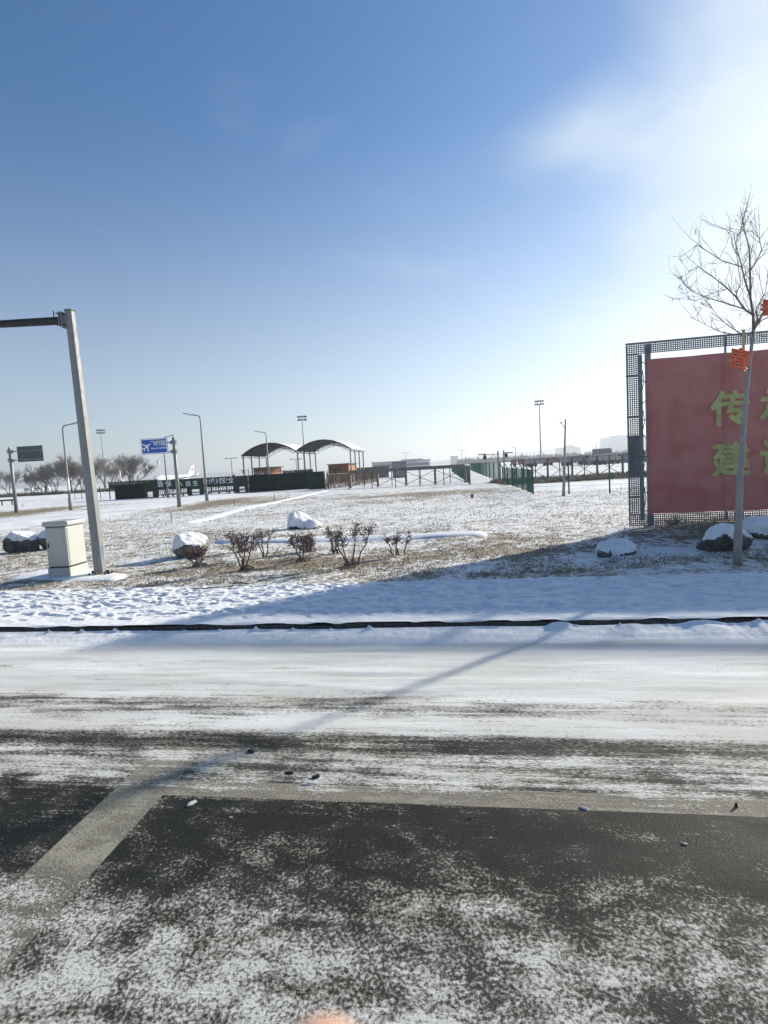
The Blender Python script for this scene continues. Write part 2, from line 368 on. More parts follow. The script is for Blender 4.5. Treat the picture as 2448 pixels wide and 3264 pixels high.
    m.bump(h, 0.012, 0.9)
    return m.m
M['road'] = road_material()

def lawn_material():
    m = NT('snowy_lawn'); pos = m.pos()
    at_ = m.n('ShaderNodeAttribute', attribute_name='snow').outputs['Fac']
    a = m.noise(pos, 1.7, 5, 0.62, 0.3); b = m.noise(m.scaled(pos, (1, 0.8, 1)), 7.5, 6, 0.68, 0.5); g = m.noise(m.scaled(pos, (1, 0.55, 1)), 45, 3, 0.6)
    big = m.noise(pos, 0.22, 4, 0.6)
    t = m.math('ADD', at_, m.math('MULTIPLY', m.math('SUBTRACT', a, 0.5), 0.8))
    t = m.math('ADD', t, m.math('MULTIPLY', m.math('SUBTRACT', b, 0.5), 1.25))
    t = m.math('ADD', t, m.math('MULTIPLY', m.math('SUBTRACT', big, 0.5), 0.85))
    t = m.math('ADD', t, m.math('MULTIPLY', m.math('SUBTRACT', g, 0.5), 0.5))
    mask = m.step(t, 0.36, 0.64)
    soil = m.mixc(m.step(b, 0.3, 0.7), (0.14, 0.11, 0.075), (0.38, 0.315, 0.215)); soil = m.mixc(m.step(big, 0.4, 0.65), soil, (0.22, 0.17, 0.115))
    soil = m.mixc(m.math('MULTIPLY', m.step(g, 0.5, 0.75), 0.6), soil, (0.36, 0.32, 0.24))
    sn = m.mixc(m.step(a, 0.3, 0.75), (0.70, 0.70, 0.69), SNOWC)
    m.put(m.b.inputs['Base Color'], m.mixc(mask, soil, sn)); m.b.inputs['Roughness'].default_value = 0.8; m.b.inputs['Specular IOR Level'].default_value = 0.2
    m.bump(m.math('ADD', m.math('MULTIPLY', b, 0.9), m.math('ADD', m.math('MULTIPLY', g, 0.35), m.math('MULTIPLY', a, 0.5))), 0.07, 1.0)
    return m.m
M['lawn'] = lawn_material()

# ------------------------------------------------------------------ ground, road, kerb, sidewalk
SW = 3.05                                                     # sidewalk depth behind the kerb
BB0 = np.array([7.70, 17.15]); BBD = np.array([0.9817, -0.1905]); BBN = np.array([-0.1905, -0.9817])   # billboard line
def kerb_uv(x, y):
    dx = x - KO[0]; dy = y - KO[1]; return dx * KU[0] + dy * KU[1], dx * KN[0] + dy * KN[1]
def ground_z(x, y):
    x = np.asarray(x, np.float64); y = np.asarray(y, np.float64)
    u, v = kerb_uv(x, y)
    near = np.clip((70 - np.hypot(x, y)) / 30, 0, 1)
    z = ((fbm(x * 0.35 + 60, y * 0.35 + 60, 3) - 0.5) * 0.16 + (fbm(x * 2.2 + 60, y * 2.2 + 60, 9, 3) - 0.5) * 0.055) * near
    z = z * np.clip((-v - SW) / 1.5, 0.15, 1)
    s = (x - BB0[0]) * BBD[0] + (y - BB0[1]) * BBD[1]; w = (x - BB0[0]) * BBN[0] + (y - BB0[1]) * BBN[1]
    z = z + 0.26 * np.exp(-(np.maximum(0, np.abs(w - 0.6) - 0.7) / 1.2) ** 2) * np.clip((s + 1.0) / 3.0, 0, 1)
    z = np.where(v > -SW + 0.25, -0.45, z)
    z = np.where(v > 16, -0.13, z)
    return z
def nonuni(a0, a1, d, far, k=1.16):
    c = list(np.arange(a0, a1, d)); step = d
    hi = []; x = a1
    while x < far: hi.append(x); step *= k; x += step
    hi.append(far); step = d; lo = []; x = a0 - d
    while x > -far: lo.append(x); step *= k; x -= step
    lo.append(-far); return np.array(lo[::-1] + c + hi)
gxs = nonuni(-16, 14, 0.14, 4200, 1.12); gys = nonuni(9.0, 40, 0.14, 4200, 1.12)
GX, GY = np.meshgrid(gxs, gys); GZ = ground_z(GX, GY)
ground = gridmesh('ground', GX, GY, GZ, M['lawn']); tag(ground, kind='structure')
gu, gv = kerb_uv(GX, GY)
sn = np.full(GX.shape, 0.525)
def blob(cx, cy, rx, ry, amt, rot=0.0):
    c, s = math.cos(rot), math.sin(rot); dx = (GX - cx) * c + (GY - cy) * s; dy = -(GX - cx) * s + (GY - cy) * c
    return amt * np.exp(-(dx / rx) ** 2 - (dy / ry) ** 2)
sn += 0.10 * np.clip((GY - 24) / 12, 0, 1)                    # more snow left on the flat field further out
sn += blob(5.5, 25, 5, 4, 0.22) + blob(-4, 27, 6, 2.5, 0.15) + blob(6, 33, 8, 4, 0.10)
sn += blob(-11, 17.5, 3.0, 1.6, -0.05) + blob(-6, 14.0, 6, 1.2, -0.10) + blob(-1, 14.8, 5, 1.3, -0.13)
sn += blob(6.4, 13.15, 1.9, .42, 0.42)
sn += blob(-11, 50, 5, 5, -0.28) + blob(3, 46, 7, 4, -0.32) + blob(-15.5, 52, 2.2, 10, -0.35)
sn += blob(-35, 53, 4.0, 10, -0.5) + blob(12, 16.0, 6, 1.0, -0.25) + blob(8.5, 14.5, 5, 0.7, -0.16) + blob(3, 38, 4, 3, -0.15)
sn = np.where(GY > 55, np.where(GY > 62, 0.66 + 0.25 * (fbm(GX * 0.05 + 40, GY * 0.05 + 40, 5, 3) - 0.5), sn), sn)
sn = np.where(GY > 110, 0.74 + 0.5 * (fbm(GX * 0.012 + 40, GY * 0.03 + 40, 6, 3) - 0.5), sn)
sn = np.where((GX > 12) & (GY > 54) & (GY < 66), 0.25, sn)    # dry brush verge before the far field
sn = np.where(GY < 9, 0.75, sn)
atr = ground.data.attributes.new('snow', 'FLOAT', 'POINT'); atr.data.foreach_set('value', sn.astype(np.float32).ravel())

# road sheet (fine enough to carry ruts) with the two worn lines
us = np.arange(-26, 26.01, 0.10); vs = np.concatenate([np.arange(-0.02, 8, 0.05), np.arange(8, 16.5, 0.5)])
UU, VV = np.meshgrid(us, vs)
rz = RZ + ((fbm(UU * 0.5 + 80, VV * 7 + 80, 21, 3) - 0.5) * 0.030 + (fbm(UU * 2.5 + 80, VV * 18 + 80, 27, 2) - 0.5) * 0.010) * np.clip((4.3 - VV) / 2, 0.15, 1) * np.clip(VV / 0.3, 0, 1)
RX = KO[0] + KU[0] * UU + KN[0] * VV; RY = KO[1] + KU[1] * UU + KN[1] * VV
road = gridmesh('road', RX, RY, rz, M['road']); tag(road, kind='structure')

# sidewalk under trodden snow: footprints pressed into a fine grid
us = np.arange(-15, 13.01, 0.035); vs = np.arange(-SW - 0.15, 0.0001, 0.03)
UU, VV = np.meshgrid(us, vs); Z = np.zeros_like(UU)
Z += (fbm(UU * 1.6 + 80, VV * 2.6 + 80, 31, 4) - 0.5) * 0.035 + (fbm(UU * 9 + 80, VV * 9 + 80, 35, 2) - 0.5) * 0.012
h0 = len(vs)
def dent(u, v, a, b, ang, dep):
    i0 = np.searchsorted(us, u - 0.35); i1 = np.searchsorted(us, u + 0.35); j0 = np.searchsorted(vs, v - 0.3); j1 = np.searchsorted(vs, v + 0.3)
    if i1 <= i0 or j1 <= j0: return
    uu = UU[j0:j1, i0:i1] - u; vv = VV[j0:j1, i0:i1] - v; c, s = math.cos(ang), math.sin(ang)
    q = np.sqrt(((uu * c + vv * s) / a) ** 2 + ((-uu * s + vv * c) / b) ** 2)
    Z[j0:j1, i0:i1] += -dep * np.clip(1.25 - q, 0, 0.55) / 0.55 + dep * 0.35 * np.exp(-((q - 1.35) / 0.25) ** 2)
for k in range(34):                                           # walkers' trails along the pavement
    v0 = rng.uniform(-SW + 0.1, -0.45) if k > 12 else rng.uniform(-2.7, -0.9); u = rng.uniform(-15, -6 if k < 20 else 10); sgn = 1 if rng.random() < 0.5 else -1; side = 1
    for q in range(int(rng.integers(12, 46))):
        dent(u, v0 + side * 0.09 + rng.normal(0, 0.05), rng.uniform(0.12, 0.16), rng.uniform(0.045, 0.065), rng.normal(0, 0.2), rng.uniform(0.016, 0.036))
        u += rng.uniform(0.42, 0.7); v0 += rng.normal(0, 0.035); side = -side
        v0 = min(-0.3, max(-SW + 0.05, v0))
        if u > 12.5: break
for k in range(500):                                          # scuffs
    dent(rng.uniform(-15, 12), rng.uniform(-SW, -0.3), rng.uniform(0.05, 0.16), rng.uniform(0.025, 0.05), rng.normal(0, 0.5), rng.uniform(0.006, 0.022))
edge = np.clip(-VV / 0.18, 0, 1); Z = Z * edge + 0.012 * (1 - edge) * 0
Z += 0.02
back = np.clip((VV + SW + 0.15) / 0.3, 0, 1); Z = Z * back - 0.03 * (1 - back)
VV2 = VV.copy(); VV2[-1] += 0.02 + 0.03 * vnoise(us * 3 + 50, us * 0, 41) * vnoise(us * .7 + 50, us * 0 + 3, 43); Z[-1] -= 0.05 * np.clip(vnoise(us * 4 + 20, us * 0 + 8, 45) - 0.45, 0, 1)   # snow lip hanging over the kerb
SX = KO[0] + KU[0] * UU + KN[0] * VV2; SY = KO[1] + KU[1] * UU + KN[1] * VV2
sidewalk = gridmesh('sidewalk', SX, SY, Z, snow_mat('trodden_snow', 7, 0.012)); tag(sidewalk, kind='structure')
for sx, uu in ((-1, np.arange(-60, -14.9, 0.5)), (1, np.arange(12.9, 40, 0.5))):
    A, B = np.meshgrid(uu, np.arange(-SW - 0.1, 0.01, 0.3)); gridmesh('sidewalk', KO[0] + KU[0] * A + KN[0] * B, KO[1] + KU[1] * A + KN[1] * B, A * 0 + 0.012, M['snow'])['kind'] = 'structure'

kerb = thing('kerb', kp(0, 0), None, None, rz=KANG); tag(kerb, kind='structure')
kp_ = MB().box((0, 0, 0), (0.598, 0.13, 0.16)); k0 = kp_.build('kerb_stone', M['kerbstone'], kerb, bevel=0.008)
i = 0
for k in range(-24, 23):
    o = k0 if i == 0 else k0.copy()
    if i: COL.objects.link(o)
    i += 1
    o.location = (k * 0.61 + 0.1, 0.0665 + rng.normal(0, 0.012), -0.096 + rng.normal(0, 0.008)); o.rotation_euler = (rng.normal(0, 0.015), rng.normal(0, 0.006), rng.normal(0, 0.006))
# ploughed snow lying against the foot of the kerb, higher where it buries the stones
us = np.arange(-16, 14, 0.025); vs = np.linspace(0.0, 0.62, 18); UU, VV = np.meshgrid(us, vs)
hk = 0.078 + 0.028 * (fbm(us * 0.9 + 40, us * 0 + 3, 51) - 0.5)
hk += 0.06 * np.clip((us - 3.2) / 1.4, 0, 1) * np.clip((fbm(us * 2.2 + 40, us * 0 + 9, 55) - 0.28) * 3.0, 0, 1) + 0.03 * np.exp(-((us - 5.4) / 0.3) ** 2)
gap = 0.06 * np.exp(-np.abs((us - 2.62) / 0.17) ** 4); plug = 0 * us      # the gap where snow buries the kerb
for k in range(-24, 23): plug += rng.choice([0.0, 0.0, 0.015, 0.03, 0.05]) * np.exp(-((us - k * 0.61 - 0.405) / rng.uniform(0.014, 0.04)) ** 2)   # snow caught in the joints
prof = np.clip(1 - VV / 0.62, 0, 1) ** 1.3
ZB = RZ - 0.012 + prof * hk[None, :] * (0.75 + 0.5 * fbm(UU * 2.5 + 90, VV * 6 + 90, 57, 3)) + 0.012 * (fbm(UU * 1.1 + 20, VV * 14 + 20, 59, 2) - 0.3) * np.clip(VV / 0.2, 0, 1) * np.clip((0.6 - VV) / 0.1, 0, 1)
ZB += (gap[None, :] * np.clip(1 - VV / 0.13, 0, 1) + plug[None, :] * np.clip(1 - VV / 0.04, 0, 1))
ZB[0] = -0.12 + hk + plug + gap
bank = gridmesh('snow_bank', KO[0] + KU[0] * UU + KN[0] * (VV + 0.125), KO[1] + KU[1] * UU + KN[1] * (VV + 0.125), ZB, M['snow']); tag(bank, kind='structure')

def sheet(name, poly, z, m_, n=0.6, wob=0.0):
    """a snow-covered strip lying on the lawn: two polylines joined, raised a little with soft edges"""
    A, B = poly
    def sample(P, k):
        P = [Vector((p[0], p[1], 0)) for p in P]; Ls = [0]
        for a, b in zip(P, P[1:]): Ls.append(Ls[-1] + (b - a).length)
        r = []
        for t in np.linspace(0, Ls[-1], k):
            j = min(len(P) - 2, max(0, int(np.searchsorted(Ls, t, 'right') - 1)))
            r.append(P[j].lerp(P[j + 1], (t - Ls[j]) / max(1e-6, Ls[j + 1] - Ls[j])))
        return r
    Ln = sum((Vector(b) - Vector(a)).length for a, b in zip(A, A[1:])); k = max(6, int(Ln / n))
    a = sample(A, k); b = sample(B, k); w = 12
    X = np.zeros((w, k)); Y = np.zeros((w, k)); Zs = np.zeros((w, k))
    for j in range(w):
        for q in range(k):
            p_ = a[q].lerp(b[q], j / (w - 1)); X[j, q] = p_.x; Y[j, q] = p_.y
    if wob:
        for j in (0, w - 1): Y[j] += (vnoise(X[j] * 1.3 + 70, X[j] * 0 + j, 61) - 0.5) * wob; X[j] += (vnoise(Y[j] * 1.3 + 70, Y[j] * 0 + j + 4, 63) - 0.5) * wob
    Zs[:] = ground_z(X, Y) * 0.6 + z + 0.03 * (fbm(X * 0.6 + 60, Y * 0.6 + 60, 65, 2) - 0.5)
    pf = np.sin(np.linspace(0, math.pi, w)) ** 0.45; Zs += (pf[:, None] - 1) * (z + 0.05); Zs[:, 0] -= z; Zs[:, -1] -= z
    return tag(gridmesh(name, X, Y, Zs, m_), kind='structure')
dn = [(-26.5, 10), (-22.6, 24), (-20.88, 29.7), (-19.55, 37.8), (-18.6, 45.4), (-17.9, 59.2), (-18.8, 77)]
df = [(-44, 16), (-36, 32), (-30.9, 44.1), (-27.7, 51.4), (-26.6, 58), (-26.34, 64.9), (-27.5, 77)]
lane = snow_mat('lane_snow', 0.7, 0.03, (0.66, 0.67, 0.68))
sheet('driveway', (dn, df), 0.075, lane, 0.7)
sheet('path', ([(-7.3, 76), (-7.65, 66), (-9.2, 48), (-10.89, 39.4), (-11.0, 33.4), (-11.1, 29)], [(-6.2, 76), (-6.5, 66), (-8.0, 48), (-9.6, 39.4), (-9.8, 33.4), (-10.2, 29)]), 0.07, M['snow'], 0.5, 0.2)
sheet('path', ([(-6.6, 20.9), (-4, 20.3), (-0.05, 19.3), (3.5, 18.6)], [(-6.0, 19.6), (-4, 18.95), (-0.05, 18.15), (3.3, 17.3)]), 0.10, M['snow'], 0.25, 0.35)
sheet('path', ([(-9.9, 16.0), (-8.0, 15.2), (-6.7, 14.2)], [(-10.2, 14.3), (-7.9, 13.45), (-6.6, 13.2)]), 0.055, M['snow'], 0.15, 0.25)
sheet('far_road', ([(10.3, 38.5), (18, 37.2), (34, 34.5)], [(14.2, 52), (23.4, 52.6), (44, 54)]), 0.06, lane, 1.2)
sheet('far_road', ([(-90, 74), (-60, 75.0), (-37, 76)], [(-95, 84), (-60, 87), (-37, 90)]), 0.06, lane, 2.0)
sheet('far_road', ([(-100, 98), (-70, 100), (-46, 101)], [(-120, 128), (-70, 132), (-46, 135)]), 0.06, lane, 2.0)
sheet('far_road', ([(-60, 50), (-48, 56), (-38, 66)], [(-80, 62), (-60, 67), (-40, 72)]), 0.05, lane, 2.0)

# ------------------------------------------------------------------ hills and far things
def ridge(name, pts, Y, m_, depth=200):
    b = MB(); n = len(pts)
    v = [(x, Y, -0.5) for x, z in pts] + [(x, Y + depth * 0.3, z) for x, z in pts] + [(x, Y + depth, -0.5) for x, z in pts]
    f = [(i, i + 1, n + i + 1, n + i) for i in range(n - 1)] + [(n + i, n + i + 1, 2 * n + i + 1, 2 * n + i) for i in range(n - 1)]
    b.add(v, f); return b.build(name, m_, smooth=True)
hx = np.linspace(-1800, 3200, 60)
hz = 30 + 75 * np.clip((hx - 300) / 2000, 0, 1) + 14 * (fbm(hx * 0.004 + 30, hx * 0 + 2, 71, 3) - 0.5)
hills = ridge('hills', list(zip(hx, np.maximum(4, hz * np.clip((hx + 300) / 900, 0.1, 1)))), 3300, M['woods'], 500); tag(hills, kind='structure')

def far_building(x0, x1, Y, h, label, depth=40, name='building', steps=None, win=True):
    t = thing(name, ((x0 + x1) / 2, Y, 0), label, 'building')
    w = x1 - x0
    MB().box((0, depth / 2, h / 2), (w, depth, h)).build('wall', M['farwall'], t)
    MB().box((0, depth / 2, h + 0.4), (w + 1.5, depth + 1.5, 0.8)).build('roof', M['farroof'], t)
    if win:
        nf = max(1, int(h / 4))
        for k in range(nf): MB().box((0, -0.05, (k + 0.55) * h / nf), (w * 0.94, 0.12, h / nf * 0.32)).build('window_band', M['glass'], t)
    for (cx, hh, ww) in steps or []:
        MB().box((cx * w, depth / 2, h + 0.8 + hh / 2), (ww, depth * 0.6, hh)).build('roof_block', M['farwall'], t)
    return t
def bx(px, Y): return gx(px, Y)
far_building(bx(1187, 560), bx(1372, 560), 560, 7.4, 'long low pale hangar far across the airfield, left of the double lamp', 30, steps=[(0.2, 1.2, 22)])
far_building(bx(1443, 1300), bx(1461, 1300), 1300, 19, 'small pale square block on the hazy skyline above the green fence')
far_building(bx(1787, 1900), bx(1850, 1900), 1900, 36, 'faint stepped building in the haze just right of the bracket lamp', 60, steps=[(0.1, 7, 26)])
far_building(bx(1946, 1700), bx(2075, 1700), 1700, 56, 'large faint pale building in the haze beside the billboard', 80, steps=[(0.06, 5, 90)])
# far woods along the horizon on the right, one mass nobody could count
b = MB()
for k in range(900):
    x = rng.uniform(bx(1480, 800), bx(2500, 800)); y = rng.uniform(780, 900); h = rng.uniform(5, 9.5) * (1.0 if rng.random() > 0.06 else 1.3)
    w = rng.uniform(1.6, 3.4)
    b.add([(x - w, y, 0), (x + w, y, 0), (x + w * 0.8, y, h * 0.6), (x + w * 0.1, y, h), (x - w * 0.7, y, h * 0.7)], [(0, 1, 2, 3, 4)])
    b.add([(x, y - w, 0), (x, y + w, 0), (x, y + w * 0.7, h * 0.6), (x, y, h), (x, y - w * 0.8, h * 0.7)], [(0, 1, 2, 3, 4)])
tag(b.build('far_woods', M['woods']), kind='stuff')
# low dark scrub under the trees on the left
def scrub(name, n, xr, yr, hr, mt, wr=(0.5, 1.1)):
    b = MB()
    for k in range(n):
        x = rng.uniform(*xr); y = rng.uniform(*yr); h = rng.uniform(*hr)
        for q in range(5):
            a = rng.uniform(0, 6.28); w = rng.uniform(*wr) * 0.12; l = rng.uniform(*wr)
            dx, dy = math.cos(a), math.sin(a)
            b.add([(x - dy * w, y + dx * w, 0), (x + dy * w, y - dx * w, 0), (x + dx * l, y + dy * l, h * rng.uniform(0.6, 1))], [(0, 1, 2)])
    return tag(b.build(name, mt), kind='stuff')
scrub('scrub', 1500, (-150, -36), (150, 166), (0.6, 1.5), M['scrub'], (0.6, 1.8))
scrub('brush', 2600, (12.5, 44), (54, 65), (0.2, 0.6), M['brush'], (0.3, 0.7))

# ------------------------------------------------------------------ bare trees
def branch(b, p, d, l, r, depth, spread, n=3, twig=None, up=0.15, minr=0.012, seg=3):
    pts = [p.copy()]; rad = [r]; q = p.copy(); dd = d.copy()
    for k in range(seg):
        dd = (dd + Vector((random.gauss(0, 0.13), random.gauss(0, 0.13), random.gauss(0.02, 0.09) + up * 0.25))).normalized()
        q = q + dd * (l / seg); pts.append(q.copy()); rad.append(max(minr, r * (1 - 0.5 * (k + 1) / seg)))
    (twig if (twig is not None and depth <= 1) else b).tube(pts, rad, 3 if depth <= 2 else 5, cap=False)
    if depth == 0: return
    for k in range(n):
        t = random.uniform(0.4, 1.0); i_ = min(seg - 1, int(t * seg)); pp = pts[i_].lerp(pts[i_ + 1], t * seg - i_)
        nd = (dd + Vector((random.gauss(0, spread), random.gauss(0, spread), random.gauss(0.08, spread * 0.6)))).normalized()
        branch(b, pp, nd, l * random.uniform(0.55, 0.78), max(minr, rad[i_] * 0.62), depth - 1, spread, n, twig, up, minr, seg)
def bare_tree(seed, h=10.5, stems=3):
    random.seed(seed); tr_ = MB(); tw = MB()
    t = thing('bare_tree', (0, 0, 0), 'x', 'tree', 'bare trees on the far left')
    for k in range(stems):
        a = random.uniform(0, 6.28); d = Vector((math.cos(a) * 0.30, math.sin(a) * 0.30, 1)).normalized()
        branch(tr_, Vector((math.cos(a) * 0.25, math.sin(a) * 0.25, -0.1)), d, h * 0.36, 0.13, 5, 0.50, 4, tw, 0.35, 0.0125, 3)
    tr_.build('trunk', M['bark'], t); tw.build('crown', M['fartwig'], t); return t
protos = [bare_tree(11, 10.5, 3), bare_tree(23, 9.5, 2), bare_tree(37, 10.0, 4)]
spots = [(35, 172, 0, .74, 'small bare tree furthest left, behind the signpost'), (98, 168, 1, .82, 'bare tree right below the grey sign back'),
         (142, 176, 2, .86, 'bare tree between the grey sign and left street lamp'), (175, 166, 0, .8, 'bare tree with thin crown just left of left street lamp'),
         (232, 170, 2, 1.06, 'dense tall bare tree immediately right of left street lamp'), (262, 178, 1, 1.02, 'bare tree half hidden by the thick gantry pole'),
         (338, 172, 0, .98, 'bare tree standing around the leftmost floodlight mast'), (372, 182, 1, .92, 'bare tree between floodlight mast and white camera stub'),
         (425, 168, 2, .98, 'spreading bare tree left of and below the blue sign'), (300, 186, 1, .95, 'bare tree just right of the thick gantry pole')]
for k, (px, Y, q, sc, lb) in enumerate(spots):
    o = protos[q] if q not in [s_[2] for s_ in spots[:k]] else copy_tree(protos[q])
    o.location = (gx(px, Y), Y, 0); o.rotation_euler = (0, 0, k * 1.7); o.scale = (sc * 1.5, sc * 1.5, sc * 1.38); o['label'] = lb

# ------------------------------------------------------------------ floodlight masts and lamps
def flood_mast(px, Y, top, lab, r=0.28):
    x = gx(px, Y); tp = ap(px, top, Y); z = tp.z
    t = thing('floodlight_mast', (x, Y, 0), lab, 'floodlight', 'airfield floodlight masts')
    MB().tube([(0, 0, 0), (0, 0, z - 1.2)], [r * 1.3, r * 0.6], 8).build('pole', M['greysteel'], t)
    ring = MB()
    for zz in (z - 1.4, z - 0.1):
        ring.tube([(1.5 * math.cos(a), 1.5 * math.sin(a), zz) for a in np.linspace(0, 2 * math.pi, 13)], 0.09, 4)
        for a in np.linspace(0, math.pi, 4)[:3]: ring.bar((-1.5 * math.cos(a), -1.5 * math.sin(a), zz), (1.5 * math.cos(a), 1.5 * math.sin(a), zz), 0.1)
    ring.build('crown_ring', M['greysteel'], t)
    lm = MB().box((0, 0, 0), (0.62, 0.42, 0.62)); first = None
    for zz in (z - 1.4, z - 0.1):
        for a in np.linspace(0, 2 * math.pi, 9)[:8]:
            if first is None: o = first = lm.build('flood_lamp', M['dark'], t)
            else: o = first.copy(); COL.objects.link(o); o.parent = t
            o.location = (1.75 * math.cos(a), 1.75 * math.sin(a), zz); o.rotation_euler = (0, R(20), a)
    MB().tube([(0, 0, z - 0.2), (0, 0, z + 0.5)], 0.22, 6).build('top_cap', M['greysteel'], t)
    return t
flood_mast(338, 285, 1370, 'tall floodlight mast rising out of the bare trees at left')
flood_mast(975, 240, 1327, 'tall floodlight mast behind the twin arched canopy')
flood_mast(1725, 250, 1278, 'tall floodlight mast left of the billboard over parked trucks', 0.32)

def street_lamp(loc, h, side, lab, arm=1.6, lean=0.0, band=False):
    t = thing('street_lamp', loc, lab, 'street lamp', 'cranked street lamps along the driveway')
    MB().tube([(0, 0, 0), (0, 0, h * 0.5), (0, 0, h - 0.35), (side * 0.05, 0, h - 0.12), (side * 0.2, 0, h + 0.02)], [0.125, 0.1, 0.075, 0.07, 0.06], 10).build('pole', M['galv'], t, True)
    MB().tube([(side * 0.18, 0, h + 0.01), (side * arm * 0.55, 0, h + 0.16)], [0.06, 0.05], 8).build('arm', M['greysteel'], t, True)
    MB().box((0, 0, 0), (arm * 0.55, 0.26, 0.09)).build('lamp_head', M['greysteel'], t, bevel=0.03).matrix_basis = Matrix.Translation((side * arm * 0.78, 0, h + 0.225)) @ Matrix.Rotation(-side * R(15), 4, 'Y')
    MB().tube([(0, 0, 0.0), (0, 0, 1.05), (0, 0, 1.2)], [0.17, 0.16, 0.12], 10).build('base_sleeve', M['greysteel'], t, True)
    if band: MB().tube([(0, 0, 1.9), (0, 0, 3.1)], 0.118, 10, cap=False).build('sunlit_band', M['white'], t, True)  # white sleeve paints in the sunlit stretch of the pole
    return t
l1 = gp(226, 1626); street_lamp(l1, 8.0, 1, 'street lamp with pale band, left of the thick gantry pole', 1.7, band=True)
street_lamp(gp(660, 1597), 8.6, -1, 'street lamp standing right of the blue sign')
street_lamp((gx(861, 80), 80, 0), 8.35, -1, 'street lamp in front of the left canopy vault')
t = street_lamp((gx(536, 74), 74, 0), 8.0, 1, 'street lamp half hidden behind the blue sign, with a camera', 1.5)
MB().tube([(0, 0, 4.9), (-0.9, 0, 4.95)], 0.04, 5).ball((-0.95, 0, 4.75), 0.22).build('camera', M['white'], t)

def twin_lamp(px, Y, top, lab, arms=2, r=0.1):
    z = ap(px, top, Y).z; t = thing('lamp_post', (gx(px, Y), Y, 0), lab, 'lamp post', 'distant lamp posts on the airfield')
    MB().tube([(0, 0, 0), (0, 0, z)], [r * 1.4, r], 6).build('pole', M['greysteel'], t)
    for s_ in ((-1, 1) if arms == 2 else (-1,)):
        MB().tube([(0, 0, z - 0.2), (s_ * 0.9, 0, z), (s_ * 1.2, 0, z)], r * 0.7, 5).build('arm', M['greysteel'], t)
        MB().box((s_ * 1.25, 0, z - 0.08), (0.9, 0.35, 0.2)).build('lamp_head', M['greysteel'], t)
    return t
twin_lamp(743, 150, 1459, 'thin twin-headed lamp post just left of the canopy')
twin_lamp(1296, 260, 1443, 'twin-headed lamp post above the middle of the brown fence')
twin_lamp(1474, 280, 1434, 'twin-headed lamp post above the dark green fence')
twin_lamp(1645, 220, 1426, 'single-armed lamp post right of the camera poles', 1)
twin_lamp(1901, 240, 1411, 'twin-headed lamp post nearest the billboard')
twin_lamp(948, 150, 1462, 'short dark post with crossbar under the canopy valley', 2, 0.09)

# slim pale lamp on the right
b0 = gp(1796, 1580); tp = ap(1803, 1336, b0.y)
t = thing('bracket_lamp', b0, 'slim pale lamp post with short bracket leaning before the green fence', 'lamp post')
dx = tp.x - b0.x
MB().tube([(0, 0, -0.1), (dx, 0, tp.z)], [0.10, 0.05], 9).build('pole', M['galv'], t, True)
MB().tube([(dx * 0.87, 0, tp.z - 0.65), (dx * 0.9 - 0.12, 0, tp.z - 0.38), (dx * 0.9 - 0.3, 0, tp.z - 0.22)], 0.022, 6).build('bracket', M['galv'], t)
MB().box((dx * 0.9 - 0.28, 0, tp.z - 0.2), (0.16, 0.1, 0.05)).build('lamp_head', M['galv'], t)

def camera_pole(px, Y, top, side, arm, lab):
    z = ap(px, top, Y).z; t = thing('camera_pole', (gx(px, Y), Y, 0), lab, 'camera pole', 'camera poles at the fence corner')
    MB().tube([(0, 0, 0), (0, 0, z)], 0.09, 8).build('pole', M['greysteel'], t)
    b = MB().bar((0, 0, z - 0.35), (side * arm, 0, z - 0.33), 0.07); b.bar((0, 0, z - 0.85), (side * arm * 0.45, 0, z - 0.36), 0.04); b.build('arm', M['greysteel'], t)
    c = MB().tube([(side * arm, 0, z - 0.36), (side * arm, 0, z - 0.62), (side * arm, 0, z - 0.9)], [0.1, 0.2, 0.12], 8); c.build('dome_camera', M['dark'], t)
    MB().box((side * (arm + 0.3), 0, z - 0.3), (0.9, 0.2, 0.12)).build('lamp_head', M['greysteel'], t)
camera_pole(1591, 62, 1437, -1, 1.5, 'camera pole with long arm to the left at fence corner')
camera_pole(1609, 66, 1435, 1, 0.3, 'camera pole with short arm to the right at fence corner')
camera_pole(796, 120, 1493, -1, 1.2, 'low camera bracket pole left of the brick booth')

# ------------------------------------------------------------------ signs
def glyph(txt, size, mt, name, parent, M4, off=0.0, ext=0.004, res=2):
    # strokes are fattened by laying slightly shifted copies together (a large curve offset would tear the fill)
    cu = bpy.data.curves.new(name, 'FONT'); cu.body = txt; cu.size = size; cu.extrude = ext; cu.offset = min(off, 0.008 * size); cu.resolution_u = res; cu.align_x = 'CENTER'; cu.align_y = 'CENTER'
    o = bpy.data.objects.new('tmp', cu); COL.objects.link(o)
    dg = bpy.context.evaluated_depsgraph_get(); me = bpy.data.meshes.new_from_object(o.evaluated_get(dg)); me.name = name
    bpy.data.objects.remove(o)
    sh = max(0.0, off - 0.008 * size)
    if sh > 0:
        V0 = [v.co.copy() for v in me.vertices]; F0 = [tuple(p.vertices) for p in me.polygons]; b = MB()
        for k, (dx, dy) in enumerate(((-sh, -sh * .5), (sh, -sh * .5), (-sh * .5, sh), (sh * .5, sh), (0, 0))): b.add([v + Vector((dx, dy, k * 0.0005)) for v in V0], F0)
        me = bpy.data.meshes.new(name); me.from_pydata(b.v, [], b.f); me.update()
    me.materials.clear(); me.materials.append(mt)
    q = bpy.data.objects.new(name, me); COL.objects.link(q); q.parent = parent; q.matrix_local = M4; return q
FACE = Matrix.Rotation(R(90), 4, 'X')                          # text upright, facing -Y
